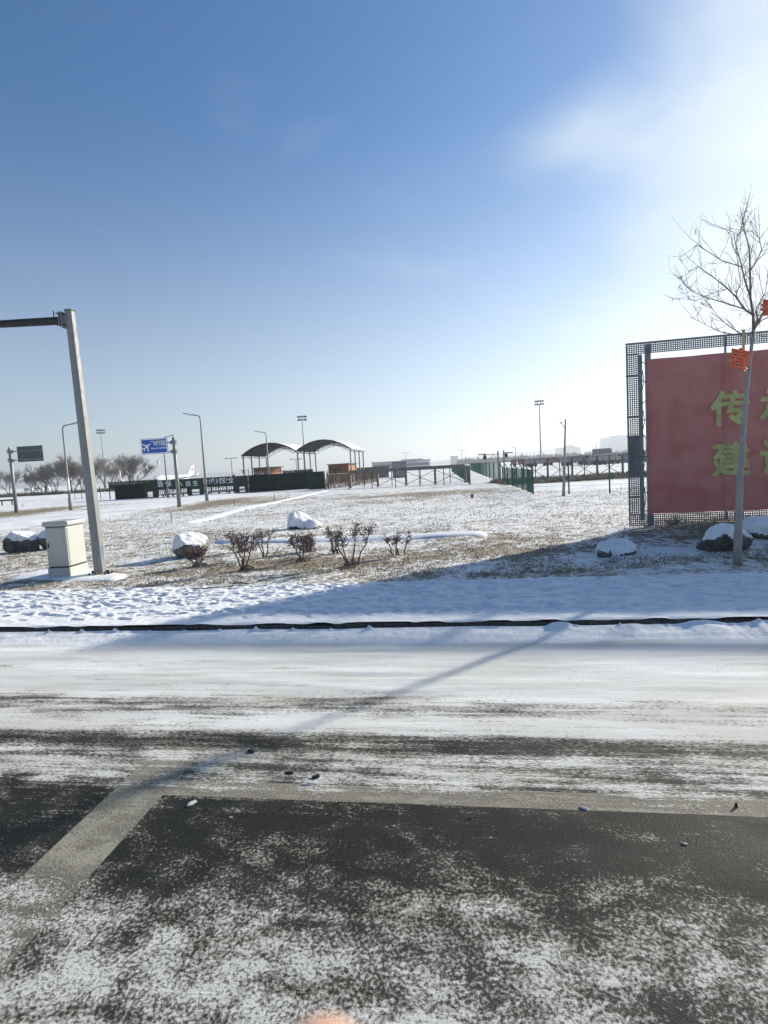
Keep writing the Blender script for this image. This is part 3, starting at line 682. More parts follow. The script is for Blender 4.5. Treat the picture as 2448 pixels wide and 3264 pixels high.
def clamp_part(t, z, side, s=1.0):
    MB().tube([(side * 0.42 * s, 0, z), (side * 0.16 * s, 0, z), (0, 0, z + 0.0)], [0.05 * s, 0.05 * s, 0.05 * s], 8).build('stub_arm', M['greysteel'], t)
    c = MB()
    for zz in (z - 0.1 * s, z + 0.1 * s):
        c.tube([(0, 0, zz - 0.09 * s), (0, 0, zz - 0.05 * s), (0, 0, zz + 0.05 * s), (0, 0, zz + 0.09 * s)], [0.18 * s, 0.27 * s, 0.27 * s, 0.18 * s], 12)
    c.tube([(side * 0.42 * s, 0, z), (side * 0.12 * s, 0, z)], [0.05 * s, 0.2 * s], 8); c.build('clamp_flange', M['greysteel'], t)
sb = gp(572, 1616)
t = thing('direction_sign', sb, 'blue sign with white aeroplane on a grey post by the driveway', 'sign'); Y = sb.y
zt = ap(556, 1397, Y).z
MB().tube([(0, 0, -0.1), (-0.0, 0, zt)], [0.17, 0.135], 12).build('post', M['galv'], t, True)
MB().tube([(0, 0, zt), (0, 0, zt + 0.14)], [0.13, 0.1], 10).build('post_cap', M['greysteel'], t)
for zz in (zt - 0.33, zt - 1.12): clamp_part(t, zz, -1)
c_ = ap(495, 1422.5, Y); cx = c_.x - sb.x; cz = c_.z; pw, ph = 2.26, 1.32
pn = MB().box((cx, -0.18, cz), (pw, 0.04, ph)).build('sign_panel', M['signblue'], t)
fr = MB()
for q in ((0, ph / 2 - 0.06, pw - .04, 0.085), (0, -ph / 2 + 0.06, pw - .04, 0.085)): fr.box((cx + q[0], -0.207, cz + q[1]), (q[2], 0.01, q[3]))
for q in (-1, 1): fr.box((cx + q * (pw / 2 - 0.06), -0.207, cz), (0.085, 0.01, ph - 0.20))
fr.build('white_border', M['white'], pn)
ar = MB()
for zz in (zt - 0.33, zt - 1.12): ar.bar((-0.4, -0.1, zz), (cx - pw * 0.45, -0.1, zz), 0.07)
ar.build('support_rail', M['greysteel'], t)
# aeroplane pictogram, nose up-left
pl = MB(); Mx = Matrix.Translation((cx - 0.63, -0.207, cz + 0.0)) @ Matrix.Scale(0.92, 4) @ Matrix.Rotation(R(52), 4, 'Y')
pl.slab([(-.04, -.42), (.04, -.42), (.055, -.1), (.055, .30), (0, .45), (-.055, .30), (-.055, -.1)], Mx, 0.012)
pl.slab([(.05, .14), (.44, -.16), (.44, -.26), (.05, -.07)], Mx, 0.0121); pl.slab([(-.05, .14), (-.05, -.07), (-.44, -.26), (-.44, -.16)], Mx, 0.0121)
pl.slab([(.03, -.26), (.19, -.40), (.19, -.47), (.03, -.38)], Mx, 0.0121); pl.slab([(-.03, -.26), (-.03, -.38), (-.19, -.47), (-.19, -.40)], Mx, 0.0121)
pl.build('aeroplane_symbol', M['white'], pn)
for k, ch in enumerate('飞行区'): glyph(ch, 0.46, M['white'], 'sign_character', pn, Matrix.Translation((cx - 0.08 + k * 0.445, -0.21, cz + 0.2)) @ FACE, 0.012)
glyph('Airport airfield', 0.215, M['white'], 'sign_caption', pn, Matrix.Translation((cx + 0.36, -0.21, cz - 0.17)) @ FACE, 0.005)

sb = gp(53, 1634); Y = sb.y
t = thing('direction_sign', sb, 'grey back of a sign on a post at the far left edge', 'sign')
zt = ap(26, 1430, Y).z
MB().tube([(0, 0, -0.1), (0, 0, zt)], [0.17, 0.135], 12).build('post', M['galv'], t, True)
MB().tube([(0, 0, zt), (0, 0, zt + 0.14)], [0.13, 0.1], 10).build('post_cap', M['greysteel'], t)
for zz in (zt - 0.3, zt - 1.15): clamp_part(t, zz, 1)
c_ = ap(94, 1446, Y); cx = c_.x - sb.x; cz = c_.z; pw, ph = 2.5, 1.5
pn = MB().box((cx, 0.12, cz), (pw, 0.04, ph)).build('sign_panel', M['signback'], t)
rb = MB()
for k in range(5): rb.box((cx - 0.9 + k * 0.42, 0.088, cz), (0.05, 0.02, ph * 0.6))
rb.build('stiffener', M['signback'], pn)
ar = MB()
for zz in (zt - 0.3, zt - 1.15): ar.bar((0.2, 0.03, zz), (cx + pw * 0.47, 0.03, zz), 0.08)
ar.build('support_rail', M['greysteel'], t)

# ------------------------------------------------------------------ gantry pole, cabinet
gb = gp(322, 1833); Y = gb.y; tp = ap(222, 992, Y)
t = thing('gantry_pole', gb, 'thick octagonal steel pole with a long overhead arm, beside the white cabinet', 'pole')
ht = tp.z; lx = tp.x - gb.x
MB().tube([(0, 0, 0.02), (lx, 0, ht)], [0.158, 0.116], 8).build('mast', M['galv'], t)
MB().tube([(lx, 0, ht), (lx, 0, ht + 0.03)], [0.14, 0.12], 8).build('mast_cap', M['greysteel'], t)
arm_z = ht - 0.22
MB().tube([(lx - 0.18, 0, arm_z), (lx - 2.5, 0, arm_z + 0.0), (lx - 6.5, 0, arm_z + 0.25)], [0.105, 0.09, 0.07], 8).build('overhead_arm', M['dark'], t)
f_ = MB()
f_.box((lx - 0.14, 0, arm_z), (0.025, 0.36, 0.36)); f_.box((lx - 0.20, 0, arm_z), (0.025, 0.36, 0.36))
f_.box((lx - 0.09, 0.0, arm_z), (0.09, 0.2, 0.2)); f_.build('arm_flange', M['greysteel'], t, bevel=0.004)
bo = MB()
for yy in (-0.14, 0.14):
    for zz in (-0.14, 0.14): bo.tube([(lx - 0.28, yy, arm_z + zz), (lx - 0.1, yy, arm_z + zz)], 0.016, 6)
bo.build('flange_bolt', M['dark'], t)
MB().tube([(lx - 0.40, -0.02, arm_z + 0.1), (lx - 0.40, -0.02, arm_z + 0.24)], 0.014, 6).build('lifting_eye', M['dark'], t)
MB().box((0, 0, 0.015), (0.5, 0.5, 0.03)).build('base_plate', M['rust'], t, bevel=0.005)
g_ = MB()
for a in range(4): g_.box((0.19 * math.cos(a * math.pi / 2), 0.19 * math.sin(a * math.pi / 2), 0.08), (0.09, 0.018, 0.1), a * math.pi / 2)
g_.build('base_gusset', M['rust'], t)
for k, (ax_, ay) in enumerate(((-.2, -.2), (.2, -.2), (.2, .2), (-.2, .2))):
    MB().tube([(ax_, ay, 0.03), (ax_, ay, 0.07)], 0.032, 6).tube([(ax_, ay, 0.07), (ax_, ay, 0.11)], 0.014, 6).build('anchor_bolt', M['rust'], t)
MB().box((0.145, -0.11, 0.62), (0.10, 0.03, 0.36), R(30)).build('hatch_cover', M['white'], t, bevel=0.006)

A = gp(158, 1832); B = gp(233, 1845); C = gp(281, 1820)
A = Vector((-9.22, 14.62, 0)); B = Vector((-8.33, 14.05, 0))
ang = math.atan2(B.y - A.y, B.x - A.x)
w_, d_, h_ = 0.88, 0.74, 1.33
t = thing('utility_cabinet', (B.x, B.y, 0.03), 'off-white roadside electrical cabinet with a capped top', 'cabinet', rz=R(-13))
# origin at the front right corner; front face to the left
t.rotation_euler = (0, 0, R(-4))
w_ = 0.57; d_ = 0.76; t.location = (-8.17, 14.02, 0.03); t.scale = (1, 1, 1.06)
MB().box((-w_ / 2, d_ / 2, 0.10), (w_ + 0.03, d_ + 0.03, 0.28)).build('plinth', M['cabinet'], t, bevel=0.02)
MB().box((-w_ / 2, d_ / 2, 0.252), (w_ - 0.02, d_ - 0.02, 0.02)).build('plinth_joint', M['dark'], t)
MB().box((-w_ / 2, d_ / 2, 0.262 + 0.49), (w_, d_, 0.975)).build('body', M['cabinet'], t, bevel=0.035)
MB().box((-w_ / 2, d_ / 2, 1.247), (w_ - 0.02, d_ - 0.02, 0.02)).build('cap_joint', M['dark'], t)
MB().box((-w_ / 2, d_ / 2, 1.315), (w_ + 0.09, d_ + 0.09, 0.125)).build('cap', M['cabinet'], t, bevel=0.045)
MB().box((0.004, d_ / 2, 0.75), (0.012, d_ - 0.10, 0.93)).build('side_door', M['cabinet'], t, bevel=0.004)
MB().box((-w_ / 2 - 0.02, -0.004, 0.75), (w_ - 0.12, 0.012, 0.92)).build('door', M['cabinet'], t, bevel=0.004)
MB().box((-w_ + 0.075, -0.016, 0.80), (0.03, 0.02, 0.12)).build('door_handle', M['dark'], t, bevel=0.004)

# ------------------------------------------------------------------ boulders
def boulder(loc, r, lab, seed, mt, cover=0.35, thick=0.05, facets=16, name='boulder', group='boulders on the lawn'):
    g = np.random.default_rng(seed)
    n, m_ = 56, 36
    th = np.linspace(0.02, math.pi - 0.02, m_)[:, None]; ph_ = np.linspace(0, 2 * math.pi, n, endpoint=False)[None, :]
    D = np.stack([np.sin(th) * np.cos(ph_), np.sin(th) * np.sin(ph_), np.cos(th) * np.ones_like(ph_)], -1)
    rad = np.ones(D.shape[:2])
    for k in range(facets):                                    # planar facets make it read as broken stone
        nrm = g.normal(size=3); nrm /= np.linalg.norm(nrm); off = g.uniform(0.55, 0.95)
        dd = D @ nrm; rad = np.minimum(rad, np.where(dd > 0.05, off / np.maximum(dd, 0.05), 9))
    rad = rad * (1 + 0.16 * (fbm(D[..., 0] * 3.2 + 9 + D[..., 2] * 1.8, D[..., 1] * 3.2 + 9 + D[..., 2] * 1.4, seed, 5) - 0.5))
    P = D * rad[..., None] * np.array(r); P[..., 2] = np.maximum(P[..., 2], -r[2] * 0.55)
    t = thing(name, loc, lab, 'boulder', group)
    idx = np.arange(n * m_).reshape(m_, n); nx = np.roll(idx, -1, 1)
    F = np.stack([idx[:-1], idx[1:], nx[1:], nx[:-1]], -1).reshape(-1, 4)
    npmesh('stone', P.reshape(-1, 3), F, mt, t)
    # snow cap: upper part of the same surface, lifted, with a ragged rim tucked into the stone
    dth = np.gradient(P, axis=0); dph = (np.roll(P, -1, 1) - np.roll(P, 1, 1)) / 2
    Nn = np.cross(dth, dph); Nn /= np.maximum(1e-9, np.linalg.norm(Nn, axis=-1, keepdims=True)); Nn[0] = (0, 0, 1)
    up = 0.5 * Nn[..., 2] + 0.5 * D[..., 2]; up = (up + np.roll(up, 1, 1) + np.roll(up, -1, 1)) / 3
    lift = np.clip((up - cover + 0.55 * (fbm(ph_ * 2.6 + 30 + 0 * th, th * 3 + 30, seed + 5, 4) - 0.5)) / 0.22, -0.3, 1)
    N = D / (np.array(r) / max(r)); N /= np.linalg.norm(N, axis=-1, keepdims=True)
    Q = P + (N * 0.6 + np.array([0, 0, 0.6])) * (np.minimum(lift, 1) * thick * 0.6 * (0.8 + 0.5 * fbm(ph_ * 1.5 + 10 + 0 * th, th * 4 + 10, seed + 8, 3)))[..., None]
    keep = (lift.reshape(-1)[F] > -0.28).all(1)
    npmesh('snow_cap', Q.reshape(-1, 3), F[keep], M['snow'], t)
    return t
boulder((-13.7, 20.7, 0.27), (0.70, 0.55, 0.52), 'dark snow-topped boulder at the far left edge, furthest from cabinet', 3, M['rock'], 0.42, 0.06)
boulder((-12.6, 20.9, 0.30), (0.66, 0.55, 0.56), 'brown snow-topped boulder half hidden behind the white cabinet', 8, M['rockpale'], 0.45, 0.07)
boulder((-5.95, 16.75, 0.25), (0.56, 0.5, 0.52), 'rounded brown boulder with thick snow cap behind a small shrub', 14, M['rockpale'], 0.18, 0.08)
boulder((-3.75, 23.4, 0.10), (0.64, 0.5, 0.56), 'peaked boulder almost wholly buried in snow on mid lawn', 21, M['rock'], -0.1, 0.09)
boulder((-3.05, 23.3, 0.05), (0.5, 0.36, 0.30), 'low snow-covered stone leaning on the peaked boulder', 26, M['rockpale'], 0.0, 0.06)
boulder((7.98, 12.9, 0.22), (0.66, 0.5, 0.42), 'large greenish boulder with snow on top behind the sapling', 31, M['rock'], 0.32, 0.08)
boulder((5.6, 13.25, 0.03), (0.46, 0.36, 0.30), 'low snow mound boulder with one dark corner showing', 42, M['rock'], 0.12, 0.09, 9)
boulder((9.75, 14.1, 0.22), (0.52, 0.42, 0.34), 'snow-buried boulder at the right edge of the picture', 47, M['rock'], -0.15, 0.11, 4)

boulder((5.16, 12.92, 0.07), (0.25, 0.16, 0.14), 'small dark stone at the left foot of the low snow mound', 52, M['rock'], 0.5, 0.03)

# ------------------------------------------------------------------ shrubs with dead leaves
def shrub(px, py, h, w, lab, seed, stems=4, base=True, dens=1.0, lo=0.5):
    random.seed(seed); p = gp(px, py); s_ = MB(); lf = MB()
    t = thing('shrub', (p.x, p.y, 0), lab, 'shrub', 'leafy dead shrubs on the lawn')
    def leaf(c, sz):
        a = Vector((random.gauss(0, 1), random.gauss(0, 1), random.gauss(0, 1))).normalized(); e = a.orthogonal().normalized(); f2 = a.cross(e)
        k_ = random.uniform(0.2, 0.6) * sz
        lf.add([c - e * sz, c + f2 * sz * 0.5 + a * k_ * 0.5, c + e * sz, c - f2 * sz * 0.5 + a * k_ * 0.5, c + a * k_ * 0.1], [(0, 1, 4), (1, 2, 4), (2, 3, 4), (3, 0, 4)])
    for k in range(stems):
        x0 = random.gauss(0, 0.07); a = random.uniform(0, 6.28); out = w * 0.5 * random.uniform(0.3, 0.85)
        ex = math.cos(a) * out if stems > 1 else 0; 
        ex = (k / (stems - 1) - 0.5) * w * 0.85 if stems > 1 else 0; ey = math.sin(a) * out * 0.7
        hh = h * random.uniform(0.72, 0.92); pts = []
        for q in range(7):
            f = q / 6; pts.append(Vector((x0 + ex * f ** 0.9 + random.gauss(0, 0.022), ey * f + random.gauss(0, 0.022), hh * f)))
        s_.tube(pts, [0.021 - 0.0019 * q for q in range(7)], 5)
        for q in range(int(13 * dens) + 3):
            f = random.uniform(lo, 1.0); i_ = min(5, int(f * 6)); pp = pts[i_].lerp(pts[i_ + 1], f * 6 - i_)
            d = Vector((random.gauss(0, 1), random.gauss(0, 0.9), random.uniform(0.1, 1.1))).normalized(); l = random.uniform(0.10, 0.24) * (h / 0.9) ** 0.5
            s_.tube([pp, pp + d * l * 0.6 + Vector((0, 0, 0.01)), pp + d * l], [0.007, 0.005, 0.003], 4, False)
            for z in range(int(13 * dens)): leaf(pp + d * l * random.uniform(0.35, 1.1) + Vector((random.gauss(0, .035), random.gauss(0, .035), random.gauss(0, .035))), random.uniform(0.018, 0.036))
    if base:
        for z in range(int(260 * dens)):
            a = random.uniform(0, 6.28); r_ = random.random() ** 0.5 * 0.20; leaf(Vector((r_ * math.cos(a), r_ * math.sin(a), random.random() * 0.22 * (1.1 - r_ / 0.2))), random.uniform(0.014, 0.03))
    s_.build('stems', M['stem'], t); tag(lf.build('dead_leaves', M['deadleaf'], t), kind='stuff'); return t
shrub(785, 1816, 1.12, 0.62, 'tallest dense shrub at left with leaf heap at its foot', 5, 4)
shrub(842, 1775, 0.86, 0.6, 'open shrub leaning right, just right of the tallest shrub', 6, 3, False, 0.75)
shrub(770, 1760, 0.55, 0.4, 'low shrub tuft behind the tallest left shrub', 15, 3, True, 0.8, 0.2)
shrub(966, 1790, 0.80, 0.66, 'round-topped shrub in front of the peaked boulder', 7, 4, True)
shrub(990, 1756, 0.52, 0.45, 'low dark shrub close behind the round-topped shrub', 16, 3, True, 1.0, 0.2)
shrub(1068, 1764, 0.80, 0.5, 'sparse thin-stemmed shrub left of the two-stemmed shrub', 8, 5, True, 0.45)
shrub(1120, 1803, 1.10, 0.95, 'widest shrub with two long spreading stems', 9, 4, True, 1.05, 0.58)
shrub(1263, 1770, 0.68, 0.55, 'small shrub standing alone furthest right', 10, 4, False, 0.7)
shrub(637, 1803, 0.62, 0.45, 'small shrub in front of the snow-capped brown boulder', 12, 3, True, 1.0, 0.3)

# ------------------------------------------------------------------ billboard
t = thing('billboard', (BB0[0], BB0[1], 0), 'large glare-paled red banner on a grey perforated steel frame', 'billboard', rz=math.atan2(BBD[1], BBD[0]))
Wb, TOP = 11.2, 5.74
def perf(x0, x1, z0, z1, name='perforated_panel', pitch=0.062, bar=0.028, y=0.0):
    b = MB(); n = max(1, round((x1 - x0) / pitch)); dx = (x1 - x0) / n
    for k in range(n + 1): b.box((x0 + k * dx, y, (z0 + z1) / 2), (bar, 0.012, z1 - z0))
    n = max(1, round((z1 - z0) / pitch)); dz = (z1 - z0) / n
    for k in range(n + 1): b.box(((x0 + x1) / 2, y + 0.001, z0 + k * dz), (x1 - x0 + bar, 0.009, bar))
    return b.build(name, M['mesh'], t)
x = 0.0; pw = 0.33
zs = [(0.50, 1.02), (1.06, 1.72), (1.76, 2.9), (2.94, 3.5), (3.55, 4.75), (4.80, 5.40)]
for z0, z1 in zs:
    perf(0.02, pw, z0, z1)
    if (z0, z1) == (1.76, 2.9): MB().box((pw / 2, 0.03, (z0 + z1) / 2), (pw, 0.01, z1 - z0)).build('backing_plate', M['mesh'], t)
fx = [0.02, 0.50, 2.78, 5.06, 7.34, 9.62, Wb]
for a, b_ in zip(fx, fx[1:]):
    perf(a + 0.02 if a > 0.1 else a, b_ - 0.02, 5.43, TOP - 0.02); perf(a + 0.02, b_ - 0.02, 0.14, 0.47)
for x in (0.63, 5.06, 9.6): MB().box((x, 0.10, 2.72), (0.15, 0.14, 5.96)).build('post', M['post'], t, bevel=0.008)
for x in (2.78, 7.34): MB().box((x, 0.06, 2.78), (0.05, 0.05, 5.86)).build('mullion', M['post'], t)
MB().box((pw + 0.06, 0.05, 2.85), (0.11, 0.10, 5.1)).build('edge_beam', M['post'], t)
MB().box((Wb / 2, 0.03, TOP + 0.005), (Wb + 0.04, 0.09, 0.04)).build('top_rail', M['post'], t)
rl = MB()
for z in (1.04, 1.74, 2.92, 3.525, 4.775): rl.box((pw / 2 + 0.02, 0.025, z), (pw + 0.1, 0.03, 0.035))
rl.build('cross_rail', M['post'], t)
MB().box((0.005, 0.03, 2.9), (0.03, 0.05, 5.6)).build('outer_rail', M['post'], t)
# banner: cloth with slack between its ties
bw0, bw1, bz0, bz1 = 0.50, Wb - 0.3, 0.50, 5.22
us = np.linspace(0, 1, 120); vs = np.linspace(0, 1, 60); UU, VV = np.meshgrid(us, vs)
edge = 0.055 * np.abs(np.sin(VV * math.pi * 7)) * np.exp(-UU * 25)
X = bw0 + (bw1 - bw0) * UU + edge; Zb = bz0 + (bz1 - bz0) * VV + 0.006 * np.sin(UU * 40) * np.exp(-np.minimum(VV, 1 - VV) * 20)
Yb = -0.06 + 0.03 * (fbm(UU * 7 + 40, VV * 3 + 40, 81, 4) - 0.5) + 0.012 * np.sin(UU * 60 + VV * 9) * np.exp(-UU * 8)
bn = gridmesh('banner', X, Yb, Zb, M['banner'], t)
ties = MB()
for k in range(9):
    z = bz0 + 0.1 + k * (bz1 - bz0 - 0.2) / 8; ties.tube([(pw + 0.08, -0.01, z + rng.normal(0, 0.05)), (pw + 0.17, -0.05, z - 0.01), (bw0 + 0.03, -0.06, z)], 0.012, 5)
for k in range(4): ties.tube([(pw + 0.1, 0.0, 0.7 + k * 1.2), (bw0 - 0.02, -0.02, 0.95 + k * 1.2), (pw + 0.12, -0.01, 1.3 + k * 1.2)], 0.012, 5)
ties.build('tie_rope', M['dark'], t)
for r_, (row, z) in enumerate((('传承', 3.50), ('建设', 1.98))):
    for k, ch in enumerate(row): glyph(ch, 1.08, M['letter'], 'banner_character', bn, Matrix.Translation((2.86 + k * 1.30, -0.094, z)) @ FACE, 0.034, 0.003)
# dry grass tuft at the foot of the frame
b = MB()
for k in range(90):
    a = rng.uniform(-1.2, 1.2); l = rng.uniform(0.25, 0.5); x0 = rng.normal(0, 0.04); y0 = rng.normal(0, 0.05)
    pts = [(x0, y0, -0.03), (x0 + math.sin(a) * l * 0.5, y0 + rng.normal(0, .05), math.cos(a) * l * 0.6), (x0 + math.sin(a) * l * 0.95, y0 + rng.normal(0, .08), math.cos(a) * l * 0.8)]
    b.tube(pts, [0.006, 0.005, 0.002], 3, False)
p = Vector((BB0[0] + BBD[0] * 1.25 + BBN[0] * 0.25, BB0[1] + BBD[1] * 1.25 + BBN[1] * 0.25, 0.12))
o = tag(b.build('grass_tuft', M['straw']), 'spiky dry grass tuft at the foot of the billboard frame', 'plant'); o.location = p

# ------------------------------------------------------------------ sapling before the billboard, with hanging ornaments
TY = 11.35
tb = gp(2352, 1797); tb.y
t = thing('sapling_tree', (tb.x, tb.y, 0), 'bare young street tree in front of the red billboard', 'tree')
TY = tb.y
def tp_(px, py, dy=0.0): return ap(px, py, TY + dy) - Vector((tb.x, tb.y, 0))
trunk = [tp_(2351, 1800), tp_(2352, 1740), tp_(2356, 1600), tp_(2360, 1500), tp_(2371, 1350), tp_(2385, 1200), tp_(2396, 1100), tp_(2402, 1050)]
tk = MB(); tk.tube(trunk, [0.090, 0.078, 0.070, 0.064, 0.050, 0.037, 0.032, 0.034], 12); tk.build('trunk', M['trunk'], t, True)
lb_ = MB(); tw = MB(); random.seed(99)
# limbs measured from the photo; depth spread gives the crown its volume
limbs = [
    ([(2402, 1055, 0), (2401, 1005, .02), (2392, 950, .0), (2391, 860, -.1), (2388, 790, -.2), (2372, 730, -.3), (2360, 660, -.4)], .044),
    ([(2401, 1005, 0), (2372, 985, .1), (2345, 945, .3), (2318, 920, .5), (2270, 880, .8), (2225, 850, 1.0), (2190, 868, 1.2)], .030),
    ([(2372, 985, .1), (2310, 965, -.1), (2240, 945, -.3), (2200, 925, -.5), (2180, 905, -.6)], .022),
    ([(2391, 945, 0), (2373, 890, .4), (2362, 840, .7), (2345, 780, 1.0), (2338, 740, 1.2), (2300, 725, 1.3)], .026),
    ([(2362, 850, .6), (2300, 830, .2), (2262, 805, -.1), (2220, 780, -.4), (2212, 795, -.5)], .018),
    ([(2391, 862, -.1), (2410, 835, -.3), (2428, 795, -.5), (2420, 760, -.6), (2390, 730, -.7)], .020),
    ([(2403, 1050, 0), (2425, 1010, .2), (2450, 965, .5), (2490, 900, .9), (2540, 820, 1.2)], .042),
    ([(2402, 1060, 0), (2380, 1072, -.2), (2330, 1045, -.6), (2285, 1005, -.9), (2262, 970, -1.1)], .016),
    ([(2380, 1072, -.2), (2300, 1060, .2), (2240, 1030, .5), (2200, 1010, .7)], .013),
    ([(2404, 1050, 0), (2415, 1015, -.4), (2410, 985, -.7), (2440, 930, -1.0), (2450, 850, -1.3)], .022),
    ([(2403, 1045, 0), (2430, 1020, -.3), (2480, 1000, -.8), (2540, 950, -1.2)], .020),
    ([(2345, 945, .3), (2360, 900, .2), (2352, 840, .1), (2345, 790, 0), (2350, 745, -.1)], .014),
    ([(2318, 920, .5), (2270, 935, .7), (2215, 960, 1.0), (2190, 950, 1.1)], .012)]
for pts, r in limbs:
    P = [tp_(*q) for q in pts]
    (lb_).tube(P, [max(0.005, 0.66 * r * (1 - 0.85 * k / (len(P) - 1))) for k in range(len(P))], 7)
    for k in range(1, len(P)):
        for q in range(3):
            pp = P[k - 1].lerp(P[k], random.random()); d = ((P[k] - P[k - 1]).normalized() + Vector((random.gauss(0, .55), random.gauss(0, .55), random.gauss(.12, .4)))).normalized()
            branch(tw, pp, d, random.uniform(0.25, 0.6), 0.0055, 1, 0.4, 2, None, 0.3, 0.0020, 3)
lb_.build('limbs', M['limb'], t); tag(tw.build('twigs', M['twig'], t), kind='stuff')
lf = MB()
for k in range(46):                                            # few curled seed clusters still hanging at twig ends
    c0 = Vector(random.choice(tw.v)); 
    for q in range(5):
        c = c0 + Vector((random.gauss(0, .025), random.gauss(0, .025), random.gauss(-.02, .03))); s_ = random.uniform(.008, .016)
        lf.add([c + Vector((-s_, 0, 0)), c + Vector((0, s_ * .6, s_)), c + Vector((s_, 0, 0.3 * s_)), c + Vector((0, -s_ * .6, -s_))], [(0, 1, 2), (0, 2, 3)])
tag(lf.build('seed_clusters', M['stem'], t), kind='stuff')

def ornament(px, py, top, Y, lab, s=1.0):
    c = ap(px, py, Y); o = thing('spring_ornament', c, lab, 'ornament', 'hanging new year ornaments')
    glyph('春', 0.42 * s, M['gold'], 'gold_edge', o, Matrix.Rotation(R(12), 4, 'Y') @ Matrix.Translation((0, 0.012, 0)) @ FACE, 0.020, 0.004)
    glyph('春', 0.42 * s, M['orange'], 'character', o, Matrix.Rotation(R(12), 4, 'Y') @ Matrix.Translation((0, -0.01, 0)) @ FACE, 0.008, 0.014)
    b = MB().tube([(0.06 * s, 0, -0.17 * s), (0.11 * s, 0, -0.2 * s), (0.15 * s, 0, -0.17 * s), (0.12 * s, 0, -0.13 * s)], 0.008, 6); b.build('tail_loop', M['gold'], o)
    z = ap(px + 15, top, Y).z - c.z; x = ap(px + 15, top, Y).x - c.x
    MB().box((0, 0, 0), (0.055, 0.006, z - 0.17)).build('ribbon', M['ribbon'], o).matrix_basis = Matrix.Translation((x * .8 + .01, 0, (z + 0.17) / 2))
    return o
ornament(2356, 1150, 1050, TY - 0.35, 'coral ornament hanging in front of the banner top on yellow ribbon', 1.02)
ornament(2452, 985, 930, TY - 0.2, 'orange ornament cut off by the right edge beside the tree fork', 0.8)

# ------------------------------------------------------------------ gate and boundary at the end of the driveway
GYD = 77.0
def G(px, z=0): return gx(px, GYD, z)
def wall(px0, px1, h, lab, mt, npan, name='boundary_wall', Y=GYD, z0=0.0):
    x0, x1 = gx(px0, Y), gx(px1, Y); t = thing(name, (x0, Y, 0), lab, 'wall'); w = (x1 - x0) / npan; f = None
    for k in range(npan):
        if f is None:
            b = MB().box((0, 0, z0 + (h - z0) / 2), (w - 0.03, 0.05, h - z0))
            for q in range(5): b.box((-w / 2 + w * (q + 0.5) / 5, -0.035, z0 + (h - z0) / 2), (0.06, 0.03, (h - z0) - 0.06))
            f = o = b.build('panel', mt, t)
        else: o = f.copy(); COL.objects.link(o); o.parent = t
        o.location = (w * (k + 0.5), rng.normal(0, 0.01), 0)
    fp = None
    for k in range(npan + 1):
        if fp is None: fp = o = MB().box((0, 0.09, h / 2), (0.08, 0.08, h + 0.06)).build('post', M['dark'], t)
        else: o = fp.copy(); COL.objects.link(o); o.parent = t
        o.location = (w * k, 0, 0)
    return t
wall(369, 463, 2.0, 'dark green sheet wall left of the gate', M['dkgreen'], 3)
wall(795, 985, 2.35, 'long dark green sheet wall right of the gate below the canopy', M['dkgreen'], 6)
wall(985, 1036, 2.35, 'short grey-green wall piece ending the dark wall at right', M['green'], 2, Y=74)
wall(350, 505, 2.5, 'green screen showing above the left dark wall', M['signgreen'], 4, 'screen_fence', Y=GYD + 1.6, z0=1.5)
wall(905, 1000, 2.75, 'grey-green screen behind the dark wall below the canopy', M['green'], 4, 'screen_fence', Y=GYD + 6, z0=1.2)
def gate(px0, px1, chars, lab, name='gate', extra=False):
    x0, x1 = G(px0), G(px1); w = x1 - x0; t = thing(name, (x0, GYD - 0.1, 0), lab, 'gate', 'sliding gates across the driveway')
    n = 4; f = None
    for k in range(n):
        if f is None: f = o = MB().box((0, 0, 1.68), (w / n - 0.03, 0.05, 1.25)).build('sign_panel', M['signgreen'], t)
        else: o = f.copy(); COL.objects.link(o); o.parent = t
        o.location = (w / n * (k + 0.5), 0, 0)
    fr = MB()
    for z in (2.33, 1.02, 0.90, 0.26): fr.box((w / 2, 0, z), (w, 0.08, 0.07))
    fr.build('frame_rail', M['gatebrown'], t)
    fp = None
    for k in range(n + 1):
        if fp is None: fp = o = MB().box((0, 0.0, 1.2), (0.12, 0.10, 2.3)).build('frame_post', M['dark'], t)
        else: o = fp.copy(); COL.objects.link(o); o.parent = t
        o.location = (w / n * k, 0, 0)
    f = None; npk = int(w / 0.24)
    for k in range(npk):
        if f is None: f = o = MB().bar((-0.05, 0, 0.28), (0.05, 0, 0.90), 0.085).build('picket', M['gatebrown'], t)
        else: o = f.copy(); COL.objects.link(o); o.parent = t
        o.location = (w * (k + 0.5) / npk, 0, 0); o.rotation_euler = (0, 0, math.pi * (k % 2))
    for px, ch in chars:
        glyph(ch, 0.92, M['white'], 'gate_character', t, Matrix.Translation((G(px) - x0, -0.045, 1.76)) @ FACE, 0.02, 0.003)
    fp = None
    for k in range(3):
        if fp is None: fp = o = MB().tube([(0, -0.06, 0.13), (0, 0.06, 0.13)], 0.13, 10).build('wheel', M['dark'], t)
        else: o = fp.copy(); COL.objects.link(o); o.parent = t
        o.location = (w * (k + 0.5) / 3, 0, 0)
    return t
gate(506, 601, [(515, '确'), (541, '保'), (577, '人')], 'left sliding gate leaf, green sign panels over iron pickets')
gate(651, 748, [(656, '命'), (680, '绝'), (701, '对'), (720, '安'), (741, '全')], 'right sliding gate leaf with five white characters')
